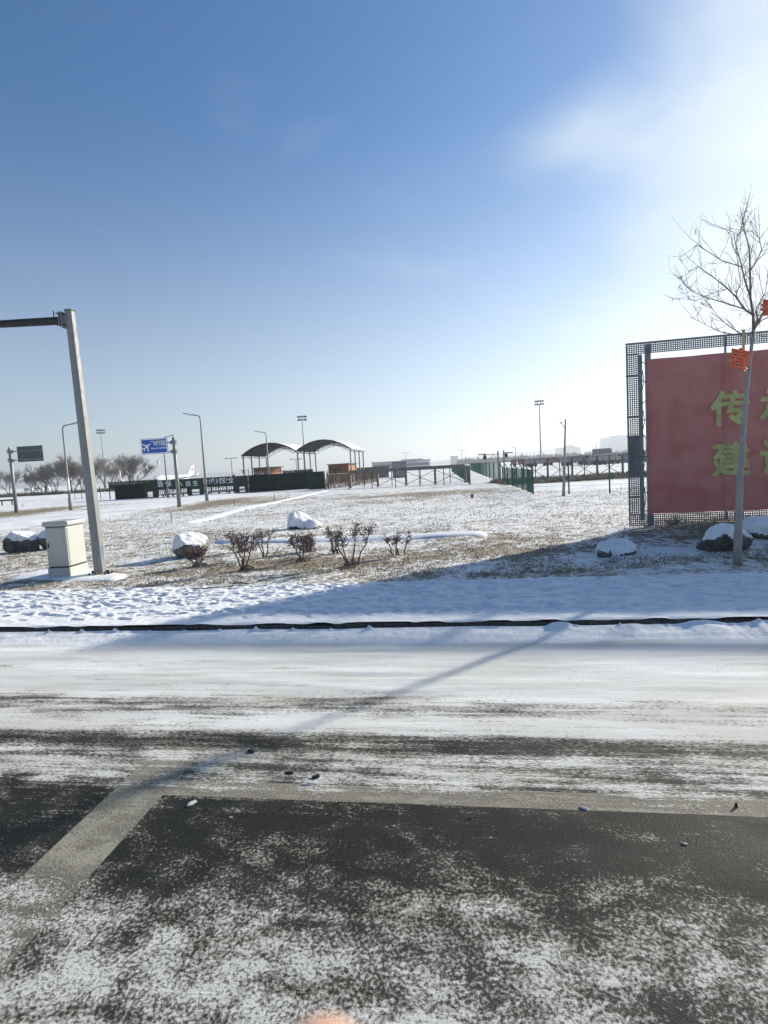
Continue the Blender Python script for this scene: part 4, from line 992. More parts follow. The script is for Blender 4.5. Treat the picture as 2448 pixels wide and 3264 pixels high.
def doorway(px0, px1, lab, h=2.35, chars=()):
    x0, x1 = G(px0), G(px1); w = x1 - x0; t = thing('gate_door', (x0, GYD - 0.12, 0), lab, 'door', 'side doors of the driveway gate')
    fr = MB(); pc = w * 0.26
    fr.box((pc / 2, 0, h / 2), (pc, 0.16, h)); fr.box((w - pc / 2, 0, h / 2), (pc, 0.16, h)); fr.box((w / 2, 0, h - 0.06), (w - 2 * pc, 0.14, 0.12)); fr.box((w / 2, 0, 0.06), (w - 2 * pc, 0.12, 0.1))
    fr.build('frame', M['dark'], t); MB().box((w / 2, 0, 1.55), (w - 2 * pc, 0.05, 1.45)).build('leaf_panel', M['signgreen'], t)
    b = MB()
    for k in range(3): b.box((w / 2 + (k - 1) * w * 0.17, 0, 0.48), (0.04, 0.04, 0.72))
    b.build('lower_bars', M['gatebrown'], t)
    for px, ch in chars: glyph(ch, 0.8, M['white'], 'gate_character', t, Matrix.Translation((G(px) - x0, -0.09, 1.6)) @ FACE, 0.02, 0.003)
doorway(463, 500, 'narrow side door between left dark wall and gate')
doorway(601, 651, 'middle door between the two gate leaves', chars=[(605, '民'), (628, '生')])
doorway(755, 794, 'side door between right gate leaf and dark wall')
for px, lb2 in ((503, 'stout dark gate post at left end of the gate'), (751, 'stout dark gate post at right end of the gate')):
    t = thing('gate_post', (G(px), GYD - 0.15, 0), lb2, 'post'); MB().box((0, 0, 1.25), (0.26, 0.26, 2.5)).build('shaft', M['dark'], t, bevel=0.02); MB().box((0, 0, 2.53), (0.34, 0.34, 0.06)).build('cap', M['greysteel'], t)
t = thing('camera_stub', (gx(394, 79), 79, 0), 'short white camera stub pole above the left dark wall', 'pole')
z = ap(383, 1500, 79).z; MB().tube([(0, 0, 0), (-0.2, 0, z)], 0.1, 8).build('pole', M['white'], t); MB().box((0.0, 0, 2.45), (0.45, 0.3, 0.4)).build('box', M['white'], t)
def coil(px0, px1, Y, z, lab, r=0.33, pitch=0.42, dz=0.0):
    x0, x1 = gx(px0, Y), gx(px1, Y); n = int((x1 - x0) / pitch); b = MB(); k = 7
    pts = [(r * math.cos(2 * math.pi * q / k) * 0 + (x1 - x0) * q / (n * k), r * math.cos(2 * math.pi * q / k) * (0.8 + 0.3 * random.random()), dz * q / (n * k) + r + r * math.sin(2 * math.pi * q / k) * (0.8 + 0.3 * random.random())) for q in range(n * k + 1)]
    b.tube(pts, 0.014, 3, False)
    for q in range(2): b.tube([(0, 0, 0.25 + 0.25 * q), (x1 - x0, 0, 0.25 + 0.25 * q + dz)], 0.008, 3, False)
    o = tag(b.build('razor_wire', M['wire']), lab, 'wire', 'razor wire coils on the boundary'); o.location = (x0, Y, z); return o
coil(345, 500, GYD, 2.05, 'tangled razor wire coil along the top of the left wall')
coil(503, 755, GYD, 2.4, 'tangled razor wire coil over the two gate leaves')
coil(755, 1000, GYD + 0.2, 2.4, 'razor wire coil along the dark wall under the canopy', 0.22)

# wire fence with post and rail pieces
def wire_fence(pts, h, lab, group=None, mt='dark', r=0.045, wires=(0.25, 0.7, 1.15, 1.6), tilt=0.0, name='wire_fence', cat='fence', mesh=None, bars=False):
    o = Vector((pts[0][0], pts[0][1], 0)); t = thing(name, o, lab, cat, group)
    P = [Vector((p[0], p[1], 0)) - o for p in pts]; f = None
    for i_, p in enumerate(P):
        if f is None:
            b = MB().tube([(0, 0, -0.1), (0, 0, h)], r, 6)
            if tilt: b.tube([(0, 0, h), (tilt, 0.0, h + 0.32)], r * 0.8, 5)
            f = q = b.build('post', M[mt], t)
        else: q = f.copy(); COL.objects.link(q); q.parent = t
        q.location = p
    for a, b_ in zip(P, P[1:]):
        w = MB()
        for z in wires: w.bar(a + Vector((0, 0, z * h / 1.8)), b_ + Vector((0, 0, z * h / 1.8)), 0.012)
        if bars:
            n = int((b_ - a).length / bars[1])
            for k in range(n): c = a.lerp(b_, (k + .5) / n); w.bar(c + Vector((0, 0, 0.08)), c + Vector((0, 0, h * 0.97)), bars[0])
        w.build('wire_panel' if not bars else 'mesh_panel', M[mt], t)
    return t
wire_fence([(gx(1037, 66), 66), (gx(1112, 65), 65), (gx(1187, 64), 64), (gx(1262, 63.2), 63.2), (gx(1338, 62.5), 62.5), (gx(1416, 61.8), 61.8), (gx(1494, 60.5), 60.5)], 2.05, 'dark post and wire fence across the middle of the lawn')
wire_fence([(gx(240, 90), 90), (gx(262, 84), 84), (gx(322, 79), 79), (gx(352, 78), 78), (gx(369, 77.2), 77.2)], 2.0, 'post and wire fence left of the dark green wall', wires=(0.3, 0.8, 1.3, 1.7, 1.8))
# green fence with bent-out tops, running back from the corner
gpts = [(10.1, 36.9), (10.65, 40.3), (11.1, 43.6), (11.5, 47), (11.95, 50.4), (12.3, 54), (12.7, 58)]
wire_fence(gpts, 1.75, 'green mesh fence with bent post tops running back from the corner', None, 'fence', 0.05, (0.3, 1.0, 1.7), -0.2, 'mesh_fence', 'fence', bars=(0.014, 0.17))
wire_fence([(10.1, 36.9), (gx(1814, 35.6), 35.6), (gx(1944, 34.4), 34.4), (gx(2080, 33.2), 33.2)], 2.0, 'green posts with thin wires between corner and billboard', None, 'fence', 0.05, (0.5, 1.0, 1.5, 1.8))
gp2 = [(9.6, 60.2)] ; ex, ey = gx(1440, 170), 170
far = [(9.6 + (ex - 9.6) * f, 60.2 + (ey - 60.2) * f) for f in np.linspace(0, 1, 16)]
wire_fence(far, 2.15, 'tall green mesh fence receding towards the airfield', None, 'fence', 0.07, (0.3, 1.0, 1.7), 0.0, 'mesh_fence', 'fence', bars=(0.03, 0.75))
near2 = [(13.2 + (gx(1500, 170) - 13.2) * f, 62 + (170 - 62) * f) for f in np.linspace(0, 1, 14)]
wire_fence(near2, 2.3, 'second green mesh fence behind the receding one', None, 'fence', 0.07, (0.3, 1.0, 1.7), 0.0, 'mesh_fence', 'fence', bars=(0.03, 0.75))

# braced brown barrier behind the wire fence
def braced(px0, px1, Y0, Y1, n, lab, beam=True, h=2.05):
    x0, x1 = gx(px0, Y0), gx(px1, Y1); o = Vector((x0, Y0, 0)); t = thing('braced_fence', o, lab, 'fence', 'braced brown fences beyond the lawn')
    D = Vector((x1 - x0, Y1 - Y0, 0)); f = None; ang = math.atan2(D.y, D.x)
    for k in range(n + 1):
        if f is None: f = q = MB().box((0, 0, h / 2), (0.26 if beam else 0.2, 0.26 if beam else 0.2, h), ang).build('post', M['brown'], t)
        else: q = f.copy(); COL.objects.link(q); q.parent = t
        q.location = D * (k / n)
    for k in range(n):
        a, b_ = D * (k / n), D * ((k + 1) / n); m_ = (a + b_) / 2
        br = MB()
        br.bar(a + Vector((0, 0.02, h * 0.85)), b_ + Vector((0, 0.02, 0.1)), 0.06); br.bar(a + Vector((0, 0.11, 0.1)), b_ + Vector((0, 0.11, h * 0.85)), 0.06)
        br.build('cross_brace', M['brown'], t); MB().tube([m_ + Vector((0, .06, 0)), m_ + Vector((0, .06, h))], 0.05, 6).build('slim_post', M['dark'], t)
        if beam: MB().box(m_ + Vector((0, 0, h + 0.0)), (D.length / n - 0.01, 0.30, 0.42), ang).build('top_beam', M['brown'], t)
        else: MB().box(m_ + Vector((0, 0, h + 0.02)), (D.length / n - 0.01, 0.05, 0.05), ang).build('top_rail', M['brown'], t)
    return t
braced(1118, 1484, 71, 67, 4, 'cross-braced brown fence with deep top beam behind the wire fence')
braced(1595, 2068, 63, 59.5, 6, 'brown braced fence with thin top rail right of the green fence', False, 2.3)
# dry reed screen at the bend
t = thing('reed_screen', (gx(1037, 68), 68, 0), 'dry brown reed screen between dark wall and braced fence', 'fence')
b = MB(); D = Vector((gx(1205, 92) - gx(1037, 68), 24, 0))
for k in range(420):
    f = rng.random(); z0 = rng.uniform(0, 0.5); a = rng.normal(0, 0.12); p = D * f
    b.bar(p + Vector((0, rng.normal(0, .1), z0)), p + Vector((a, rng.normal(0, .1), z0 + rng.uniform(1.2, 2.0))), 0.05, 0.02)
tag(b.build('reeds', M['reed'], t), kind='stuff'); MB().bar((0, 0, 1.9), D + Vector((0, 0, 1.9)), 0.07).bar((0, 0, 0.5), D + Vector((0, 0, 0.5)), 0.07).build('rail', M['brown'], t)
t = thing('dark_shed', (gx(1090, 130), 130, 0), 'long low dark shed beyond the reed screen', 'shed'); w = gx(1240, 130) - gx(1090, 130)
MB().box((w / 2, 3, 1.2), (w, 6, 2.5)).build('wall', M['signback'], t); MB().box((w / 2, 3, 2.55), (w + .5, 6.6, 0.2)).build('roof', M['dark'], t)
t = thing('grey_box_hut', (gx(1275, 118), 118, 0), 'small square grey hut above the braced fence beam', 'hut')
MB().box((0, 1.5, 1.65), (3.0, 3, 3.3)).build('wall', M['truckgrey'], t); MB().box((0, 1.5, 3.35), (3.3, 3.3, 0.12)).build('roof', M['dark'], t)

# ------------------------------------------------------------------ twin arched canopy and booths
def vault(x0, x1, z0, z1, rise, Y, depth, sx, lab):
    w = x1 - x0; t = thing('arched_canopy', (x0, Y, 0), lab, 'canopy', 'arched canopies over the checkpoint')
    n = 20; prof = [(w * k / n, z0 + (z1 - z0) * k / n + rise * (1 - (2 * k / n - 1) ** 2)) for k in range(n + 1)]
    rf = MB(); v = []
    for (yy, off) in ((0, 0), (depth, sx)):
        v += [(p[0] + off, yy, p[1]) for p in prof] + [(p[0] + off, yy, p[1] + 0.10) for p in prof]
    k1 = n + 1; F = []
    for i_ in range(n): F += [(i_, i_ + 1, 2 * k1 + i_ + 1, 2 * k1 + i_), (k1 + i_, 3 * k1 + i_, 3 * k1 + i_ + 1, k1 + i_ + 1), (i_, k1 + i_, k1 + i_ + 1, i_ + 1), (2 * k1 + i_, 2 * k1 + i_ + 1, 3 * k1 + i_ + 1, 3 * k1 + i_)]
    F += [(0, 2 * k1, 3 * k1, k1), (n, k1 + n, 3 * k1 + n, 2 * k1 + n)]
    rf.add(v, F); rf.build('roof_shell', M['membrane'], t)
    v2 = [(p[0] + off, yy, p[1] + 0.13 + h_) for (yy, off) in ((0.05, 0), (depth - .05, sx)) for h_ in (-.01, .05) for p in prof]
    MB().add(v2, F).build('roof_snow', M['snow'], t)
    MB().tube([(p[0], -0.03, p[1] + 0.06) for p in prof], 0.09, 5).build('front_rib', M['dark'], t)
    for row in range(5):
        yy = depth * row / 4; off = sx * row / 4; tr_ = MB()
        low = [(p[0] + off, yy + .04, p[1] - 0.62 * (1 if 0 < i_ < n else .35)) for i_, p in enumerate(prof)]
        upp = [(p[0] + off, yy + .04, p[1] - 0.03) for p in prof]
        for i_ in range(n):
            tr_.bar(low[i_], low[i_ + 1], 0.055); tr_.bar(low[i_], upp[i_ + 1] if i_ % 2 else upp[i_], 0.035); tr_.bar(upp[i_], low[i_ + 1], 0.035)
        tr_.build('truss', M['dark'], t)
    pr = MB()
    for i_ in range(0, n + 1, 2): pr.bar((prof[i_][0], 0.05, prof[i_][1] - 0.3), (prof[i_][0] + sx, depth, prof[i_][1] - 0.3), 0.05)
    pr.build('purlin', M['dark'], t)
    return t, prof
CY = 97; xa, xb, xc = gx(770, CY), gx(943, CY), gx(1121, CY)
xa = ap(769, 1453, CY).x; xb = ap(943, 1436, CY).x; xc = ap(1121, 1432, CY).x
ze = 5.75
tA, pA = vault(xa, xb - 0.02, ze, ze + 0.35, 1.75, CY, 11, 1.9, 'left arched canopy vault over the checkpoint')
tB, pB = vault(xb + 0.02, xc, ze + 0.35, ze + 0.1, 1.75, CY, 11, 1.9, 'right arched canopy vault over the checkpoint')
def cols(t, x, h):
    f = None
    for k in range(4):
        if f is None: f = o = MB().tube([(0, 0, 0), (0, 0, h)], 0.125, 8).build('column', M['greysteel'], t)
        else: o = f.copy(); COL.objects.link(o); o.parent = t
        o.location = (x + 1.9 * k / 3 * 0.98, 0.15 + 10.6 * k / 3, 0)
cols(tA, 0.25, ze - 0.05); cols(tB, 0.2, ze + 0.2); cols(tB, xc - xb - 0.3, ze - 0.0)
def booth(px0, pxm, px1, top, Y, lab):
    x0, xm, x1 = gx(px0, Y), gx(pxm, Y), gx(px1, Y); z = ap(pxm, top, Y).z
    t = thing('checkpoint_booth', (xm, Y, 0), lab, 'booth', 'brick booths under the canopies')
    wl = xm - x0; d = 4.0
    MB().box((-wl / 2, d / 2, z / 2), (wl, d, z)).build('wall', M['brick'], t)
    MB().box((0.07, d / 2, z / 2), (0.14, d - 0.02, z)).build('end_wall', M['litbrick'], t)
    MB().box((-wl / 2 + 0.1, d / 2, z + 0.06), (wl + 0.8, d + 0.5, 0.12)).build('roof', M['brown'], t)
    MB().box((-wl * 0.55, -0.02, z * 0.6), (wl * 0.3, 0.06, z * 0.3)).build('window', M['glass'], t)
    t.rotation_euler = (0, 0, R(-20)); return t
booth(804, 863, 912, 1490, 100, 'brown brick booth under the left canopy vault')
booth(1043, 1112, 1134, 1478, 103, 'brown brick booth under the right canopy vault')

# ------------------------------------------------------------------ airliner
def airliner(loc, heading):
    t = thing('airliner', loc, 'white passenger aeroplane parked behind the gate with red tail mark', 'aeroplane', rz=heading)
    # nose towards +x
    st = [(18.6, 3.2, .05), (18.2, 3.2, .55), (17.2, 3.35, 1.15), (15.5, 3.6, 1.75), (13.5, 3.75, 1.97), (0, 3.75, 1.97), (-8, 3.8, 1.95), (-12, 4.2, 1.5), (-16, 4.8, .75), (-18.6, 5.1, .25)]
    MB().tube([(x, 0, z) for x, z, r in st], [r for *_, r in st], 18).build('fuselage', M['plane'], t, True)
    cw = MB()
    for s_ in (-1, 1): cw.add([(16.9, s_ * .5, 4.32), (15.9, s_ * 1.15, 4.72), (15.4, s_ * 1.5, 4.32), (16.5, s_ * 1.12, 4.0)], [(0, 1, 2, 3), (3, 2, 1, 0)])
    cw.add([(17.05, -.5, 4.3), (17.05, .5, 4.3), (16.0, .9, 4.85), (16.0, -.9, 4.85)], [(0, 1, 2, 3)]); cw.build('cockpit_window', M['glass'], t)
    for s_ in (-1, 1):
        w = MB(); a = [(3.2, s_ * 1.6, 2.9), (-3.4, s_ * 1.6, 2.9), (-4.6, s_ * 16.5, 4.5), (-3.0, s_ * 16.5, 4.55)]
        w.add([(x, y, z - .22) for x, y, z in a] + [(x, y, z + .22 if abs(y) < 5 else z + .06) for x, y, z in a], [(0, 1, 2, 3), (4, 7, 6, 5), (0, 4, 5, 1), (1, 5, 6, 2), (2, 6, 7, 3), (3, 7, 4, 0)])
        w.build('wing', M['greysteel'], t)
        MB().add([(-3.2, s_ * 16.5, 4.5), (-4.6, s_ * 16.5, 4.5), (-5.0, s_ * 16.9, 6.4), (-4.4, s_ * 16.9, 6.4), (-3.2, s_ * 16.62, 4.5), (-4.6, s_ * 16.62, 4.5)], [(0, 1, 2, 3), (4, 3, 2, 5)]).build('winglet', M['plane'], t)
        h = MB(); a = [(-14.5, s_ * .6, 4.9), (-17.2, s_ * .6, 4.9), (-18.4, s_ * 6.2, 5.3), (-17.2, s_ * 6.2, 5.3)]
        h.add([(x, y, z - .08) for x, y, z in a] + [(x, y, z + .08) for x, y, z in a], [(0, 1, 2, 3), (4, 7, 6, 5), (0, 4, 5, 1), (1, 5, 6, 2), (2, 6, 7, 3), (3, 7, 4, 0)]); h.build('tailplane', M['greysteel'], t)
        MB().tube([(4.6, s_ * 5.7, 2.0), (4.2, s_ * 5.7, 2.0), (2.0, s_ * 5.7, 2.0), (0, s_ * 5.7, 2.1)], [.9, 1.05, 1.0, .5], 12).build('engine', M['plane'], t, True)
        MB().tube([(-1, s_ * 3.6, 0), (-1, s_ * 3.6, 2.8)], .2, 6).tube([(-1, s_ * 3.4, .6), (-1, s_ * 4.0, .6)], .6, 10).build('main_gear', M['dark'], t)
        wd = MB()
        for k in range(26): wd.box((13 - k * .95, s_ * 1.96, 4.15), (.3, .05, .42))
        wd.build('window_row', M['glass'], t)
    MB().tube([(12.5, 0, 0), (12.5, 0, 2.2)], .15, 6).tube([(12.5, -.25, .45), (12.5, .25, .45)], .45, 10).build('nose_gear', M['dark'], t)
    fin = [(-11.5, 5.3), (-15.8, 11.76), (-18.2, 11.76), (-17.0, 5.4)]
    MB().slab(fin, Matrix.Identity(4), .35).build('tail_fin', M['plane'], t)
    for s_ in (-1, 1):
        lg = MB(); q = [(-15.2, 9.6), (-16.6, 10.1), (-17.1, 9.3), (-16.3, 8.5), (-16.9, 7.4), (-15.6, 7.9), (-15.0, 8.8)]
        lg.slab(q, Matrix.Translation((0, s_ * .19, 0)), .03); lg.build('tail_emblem', M['red'], t)
    return t
airliner((gx(559, 372), 372, -0.4), math.atan2(-0.90, -0.436))

# ------------------------------------------------------------------ trucks parked beyond the right fence
def truck(loc, heading, lab, body, cabm):
    t = thing('parked_truck', loc, lab, 'truck', 'trucks parked on the airfield', rz=heading)
    MB().box((0, 0, .95), (7.4, 1.0, .25)).build('chassis', M['dark'], t)
    c = MB().box((3.0, 0, 1.85), (1.9, 2.3, 1.7)).build('cab', cabm, t, bevel=.12)
    MB().box((3.96, 0, 2.2), (.05, 1.9, .7)).build('windscreen', M['glass'], c); MB().box((3.2, -1.16, 2.2), (.9, .04, .6)).build('side_window', M['glass'], c)
    bd = MB(); bd.add([(-3.7, -1.2, 1.1), (1.8, -1.2, 1.1), (1.8, 1.2, 1.1), (-3.7, 1.2, 1.1), (-4.2, -1.25, 2.6), (1.9, -1.25, 2.8), (1.9, 1.25, 2.8), (-4.2, 1.25, 2.6)], [(0, 3, 2, 1), (4, 5, 6, 7), (0, 1, 5, 4), (1, 2, 6, 5), (2, 3, 7, 6), (3, 0, 4, 7)])
    bd.build('tipper_body', body, t); f = None
    for x in (2.9, -1.4, -2.7):
        for y in (-1.0, 1.0):
            if f is None: f = o = MB().tube([(0, -.17, 0), (0, .17, 0)], .52, 12).build('wheel', M['tyre'], t)
            else: o = f.copy(); COL.objects.link(o); o.parent = t
            o.location = (x, y, .52)
    return t
for px, Y, hd, lab, bm, cm in ((1715, 175, 0.25, 'dark red truck left of the pale bracket lamp', 'truckgrey', 'truckred'), (1668, 190, 2.9, 'dark red truck furthest left, beyond the camera poles', 'truckred', 'truckred'),
                               (1830, 150, 0.2, 'grey truck just right of the pale bracket lamp', 'truckgrey', 'truckgrey'), (1880, 165, 2.8, 'grey truck in the middle of the row by the billboard', 'truckgrey', 'truckred'),
                               (1932, 140, 0.35, 'grey truck before the low grey hut near the billboard', 'truckgrey', 'truckgrey'), (1772, 180, -0.3, 'dark red truck partly behind the pale bracket lamp', 'truckred', 'truckred')):
    truck((gx(px, Y), Y, 0), hd, lab, M[bm], M[cm])
t = thing('low_shed', (gx(1900, 150), 150, 0), 'long low grey shed with raised block behind the trucks', 'shed'); w = gx(2080, 150) - gx(1900, 150)
MB().box((w / 2, 4, 1.3), (w, 8, 2.6)).build('wall', M['truckgrey'], t); MB().box((w / 2, 4, 2.68), (w + .6, 8.6, .16)).build('roof', M['dark'], t)
MB().box((3.2, 4, 3.5), (3.4, 5, 1.5)).build('roof_block', M['truckgrey'], t)
# pale vehicles in the trees at left
def van(loc, lab, rz=0.0):
    t = thing('parked_van', loc, lab, 'van', 'pale vans parked under the far trees', rz=rz)
    MB().add([(-2.4, -.95, .35), (2.4, -.95, .35), (2.4, .95, .35), (-2.4, .95, .35), (-2.4, -.9, 2.0), (1.5, -.9, 2.0), (1.5, .9, 2.0), (-2.4, .9, 2.0), (2.4, -.92, 1.1), (2.4, .92, 1.1)],
             [(0, 3, 2, 1), (4, 5, 6, 7), (0, 1, 8, 5, 4), (3, 7, 6, 9, 2), (0, 4, 7, 3), (1, 2, 9, 8), (8, 9, 6, 5)]).build('body', M['white'], t, bevel=.08)
    MB().box((-.6, -.935, 1.5), (2.6, .04, .55)).build('side_window', M['glass'], t); f = None
    for x in (-1.5, 1.5):
        for y in (-.85, .85):
            if f is None: f = o = MB().tube([(0, -.1, 0), (0, .1, 0)], .35, 10).build('wheel', M['tyre'], t)
            else: o = f.copy(); COL.objects.link(o); o.parent = t
            o.location = (x, y, .35)
    return t
v0 = van((gx(92, 330), 330, 0), 'pale van under the bare trees, the left one of three')
again(v0, (gx(126, 326), 326, 0), 'pale van under the bare trees, the middle one of three', 0.2)
again(v0, (gx(152, 332), 332, 0), 'pale van under the bare trees, the right one of three', -0.3)
t = thing('barrier_rail', (gx(-40, 78), 78, 0), 'dark horizontal barrier rail at the far left edge', 'barrier'); w = gx(46, 78) - gx(-40, 78)
MB().bar((0, 0, .75), (w, 0, .75), .22).build('rail', M['dark'], t)
for x in (0.3, w * .55, w - .3): MB().box((x, 0, .35), (.12, .12, .7)).build('post', M['dark'], t)

# ------------------------------------------------------------------ small things on the ground
def lump(u_px, lab, cat, r, seed, mt, z=RZ, name='ice_chunk', group=None, tall=1.0):
    p = gp(u_px[0], u_px[1], z); g = np.random.default_rng(seed); b = MB(); n, m_ = 9, 6; V = []
    for j in range(m_ + 1):
        th = math.pi * j / m_
        for i_ in range(n):
            a = 2 * math.pi * i_ / n; k = 1 + g.normal(0, .16)
            V.append((r[0] * math.sin(th) * math.cos(a) * k, r[1] * math.sin(th) * math.sin(a) * k, max(-r[2] * .4, r[2] * math.cos(th) * k)))
    b.add(V, [(j * n + i_, (j + 1) * n + i_, (j + 1) * n + (i_ + 1) % n, j * n + (i_ + 1) % n) for j in range(m_) for i_ in range(n)])
    o = tag(b.build(name, mt), lab, cat, group); o.location = (p.x, p.y, z + r[2] * .35); o.rotation_euler = (0, 0, KANG + g.normal(0, .4)); return o
GRP = 'clods and ice lumps on the road'
lump((802, 2396), 'largest dark clod on the road, left of centre', 'clod', (0.0435, 0.0216, 0.0143), 1, M['clod'], name='road_clod', group=GRP)
lump((925, 2464), 'small dark sliver beside a whitish lump on the road', 'clod', (0.0375, 0.0150, 0.0110), 2, M['clod'], name='road_clod', group=GRP)
lump((1007, 2478), 'small dark clod just above the beige line, centre left', 'clod', (0.0338, 0.0180, 0.0138), 3, M['clod'], name='road_clod', group=GRP)
lump((735, 2606), 'tiny pale-edged chip on the dark asphalt at left', 'clod', (0.0165, 0.0084, 0.0055), 4, M['ice'], name='road_clod', group=GRP)
lump((1255, 2634), 'small grey chip on dark asphalt in the middle', 'clod', (0.0195, 0.0090, 0.0055), 5, M['ice'], name='road_clod', group=GRP)
lump((1500, 2608), 'flat dark sliver right of the middle grey chip', 'clod', (0.0450, 0.0120, 0.0066), 6, M['clod'], name='road_clod', group=GRP)
lump((1862, 2578), 'bright white ice flake at the lower edge of the beige line', 'ice', (0.0413, 0.0132, 0.0088), 7, M['ice'], group=GRP)
lump((2346, 2572), 'upright dark splinter near the right edge of the road', 'clod', (0.0120, 0.0090, 0.0220), 8, M['clod'], name='road_clod', group=GRP)
lump((612, 2562), 'white ice lump beside the corner of the two beige lines', 'ice', (0.0450, 0.0240, 0.0110), 9, M['ice'], group=GRP)
lump((985, 2498), 'whitish snow lump on the beige line, centre left', 'ice', (0.0675, 0.0240, 0.0110), 10, M['ice'], group=GRP)
lump((2180, 2690), 'pale brownish crumb on the dark asphalt at right', 'clod', (0.0225, 0.0120, 0.0055), 12, M['concrete'], name='road_clod', group=GRP)
lump((640, 1902), 'snow lump on the trodden pavement at left', 'ice', (0.0675, 0.0480, 0.0330), 13, M['snow'], 0.02, group='snow lumps on the pavement')
def twig_arc(pts, lab, r=.012):
    b = MB(); P = [gp(x, y, .035) for x, y in pts]; o0 = P[0].copy(); b.tube([p - o0 + Vector((0, 0, .01 * math.sin(i_))) for i_, p in enumerate(P)], r, 5)
    o = tag(b.build('fallen_twig', M['stem']), lab, 'twig', 'twigs on the snowy pavement'); o.location = o0
twig_arc([(618, 1876), (650, 1877), (690, 1874), (745, 1868)], 'long thin curved twig on the snow at the pavement edge')
twig_arc([(740, 1861), (765, 1858), (790, 1861)], 'short dark twig on the snow right of the long one', .016)
t = thing('marker_stump', gp(1505, 1588), 'short reddish marker stump standing alone on the lawn', 'marker')
MB().box((0, 0, .12), (.16, .12, .36)).build('stump', M['brick'], t, bevel=.01); MB().box((0, 0, .31), (.17, .13, .03)).build('snow_top', M['snow'], t)
for px, py, h, lb2 in ((546, 1660, .5, 'thin dark stake on the lawn right of the signpost'), (748, 1612, .55, 'thin dark stake on the lawn below the street lamp'), (875, 1596, .6, 'thin dark stake beside the far footpath'), (73, 1617, .45, 'thin reddish stake on the verge right of the left signpost')):
    p = gp(px, py); o = tag(MB().tube([(0, 0, -.05), (.02, 0, h)], .03, 6).build('lawn_stake', M['brown']), lb2, 'stake', 'thin stakes on the lawn'); o.location = p

# ------------------------------------------------------------------ dry grass blades standing out of the snow
N = 70000
yy = 11.4 + (46 - 11.4) * rng.random(N) ** 1.7; xx = (rng.random(N) * 2 - 1) * (yy * 0.80 + 1)
u_, v_ = kerb_uv(xx, yy); ok = v_ < -SW - 0.05
dx_ = fbm(xx * .9 + 60, yy * .9 + 60, 91, 4) + .35 * (rng.random(N) - .5)
ok &= dx_ > .47; ok &= ~((xx < -19) & (yy > 22))
ok &= ~((xx > -6.8) & (xx < 3.6) & (yy > 17.2 + (-.13) * (xx - 3.4)) & (yy < 18.6 - .22 * (xx - 3.5))); ok &= ~((xx > -10) & (xx < -6.6) & (yy > 13.2) & (yy < 15.6))
ok &= ~((xx > 4.6) & (xx < 8.2) & (yy > 12.85) & (yy < 13.5))
xx = xx[ok]; yy = yy[ok]; n = len(xx); zz = ground_z(xx, yy)
a = rng.random(n) * 2 * np.pi; hgt = rng.uniform(.03, .085, n); wd = rng.uniform(.006, .014, n) * (1 + yy / 25); ln = rng.normal(0, .045, (n, 2))
base = np.stack([xx, yy, zz - .01], -1); sd = np.stack([np.cos(a) * wd, np.sin(a) * wd, 0 * a], -1)
tip = base + np.stack([ln[:, 0], ln[:, 1], hgt], -1)
V = np.stack([base - sd, base + sd, tip], 1).reshape(-1, 3)
tag(npmesh('dry_grass', V, np.arange(3 * n).reshape(-1, 3), M['straw'], None, False), kind='stuff')

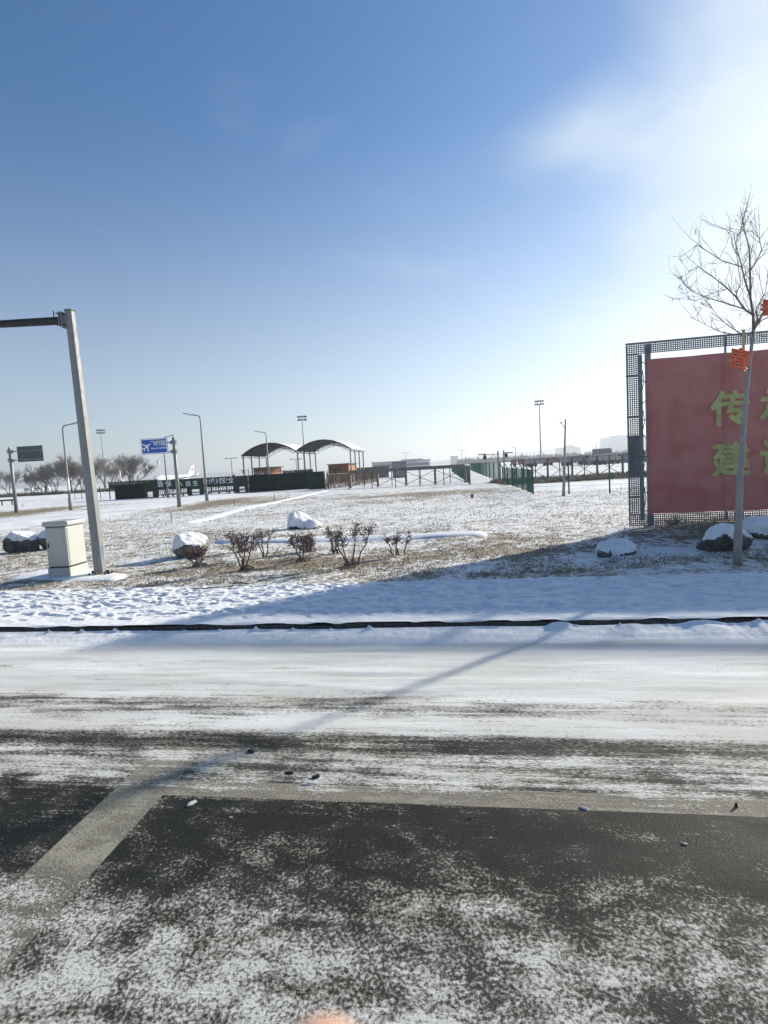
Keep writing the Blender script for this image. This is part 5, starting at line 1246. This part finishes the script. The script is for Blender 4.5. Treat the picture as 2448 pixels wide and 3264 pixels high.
# loose crumbs of snow and ice flung onto the road: nobody could count them
N = 5200; pick = rng.random(N); vv = np.where(pick < .68, rng.uniform(4.9, 6.6, N), np.where(pick < .86, rng.normal(3.95, .18, N), rng.uniform(.6, 3.2, N)))
uu = rng.uniform(-4.6, 4.6, N); ok = fbm(uu * 1.6 + 50, vv * 2.4 + 50, 131, 3) > rng.uniform(.36, .6, N); uu = uu[ok]; vv = vv[ok]; n = len(uu)
base = np.stack([KO[0] + KU[0] * uu + KN[0] * vv, KO[1] + KU[1] * uu + KN[1] * vv, np.full(n, RZ - .003)], -1)
sz = rng.uniform(.003, .008, n); ang = rng.random(n) * 6.28
V = []
for k in range(5):
    r_ = sz * rng.uniform(.7, 1.4, n); V.append(base + np.stack([r_ * np.cos(ang + k * 1.257), r_ * np.sin(ang + k * 1.257), 0 * r_], -1))
V.append(base + np.stack([rng.normal(0, .3, n) * sz, rng.normal(0, .3, n) * sz, sz * rng.uniform(.5, 1.0, n)], -1))
V = np.stack(V, 1).reshape(-1, 3); F = (np.arange(n)[:, None, None] * 6 + np.array([[k, (k + 1) % 5, 5] for k in range(5)])[None]).reshape(-1, 3)
tag(npmesh('snow_crumbs', V, F, M['ice'], None, False), kind='stuff')

# ------------------------------------------------------------------ the photographer's fingertip that strays into the bottom of the frame
tip = Vector((0, 0, CAMH)) + ray(1025, 3522) * 0.066
b = MB(); ax = (-_u * 0.93 + _f * 0.37).normalized()
prof_ = [(-.0080, .0008), (-.0076, .0030), (-.0062, .0053), (-.0035, .0072), (0, .0081), (.008, .0086), (.018, .0084), (.024, .0080), (.030, .0084), (.042, .0090), (.054, .0094), (.066, .0092)]
b.tube([tip + ax * d - _f * 0.0015 * max(0, d / .03) ** 2 for d, r in prof_], [r for d, r in prof_], 18)
fg = tag(b.build('fingertip', M['skin'], None, True), 'out of focus fingertip poking up at the bottom edge before the lens', 'finger')
nb = MB(); Vn = []
for j in range(5):
    for i_ in range(7):
        a_ = (i_ / 6 - .5) * 1.7; d = .0005 + .011 * j / 4 - .0012 * (1 - abs(i_ / 3 - 1)) * (1 if j == 0 else 0); Vn.append(tip + ax * d + (_f * math.cos(a_) + _r * math.sin(a_)) * .00865)
nb.add(Vn, [(j * 7 + i_, j * 7 + i_ + 1, (j + 1) * 7 + i_ + 1, (j + 1) * 7 + i_) for j in range(4) for i_ in range(6)]); nb.build('nail', M['nail'], fg, True)

# ------------------------------------------------------------------ winter haze over the airfield
hz_ = NT('winter_haze'); hz_.t.nodes.remove(hz_.b)
pv = hz_.n('ShaderNodeVolumePrincipled'); pv.inputs['Color'].default_value = (0.86, 0.92, 1.0, 1); pv.inputs['Density'].default_value = 0.00042; pv.inputs['Anisotropy'].default_value = 0.35
hz_.t.links.new(pv.outputs[0], hz_.out.inputs['Volume'])
tag(MB().box((0, 0, 59), (8600, 8600, 124)).build('haze', hz_.m), kind='stuff')
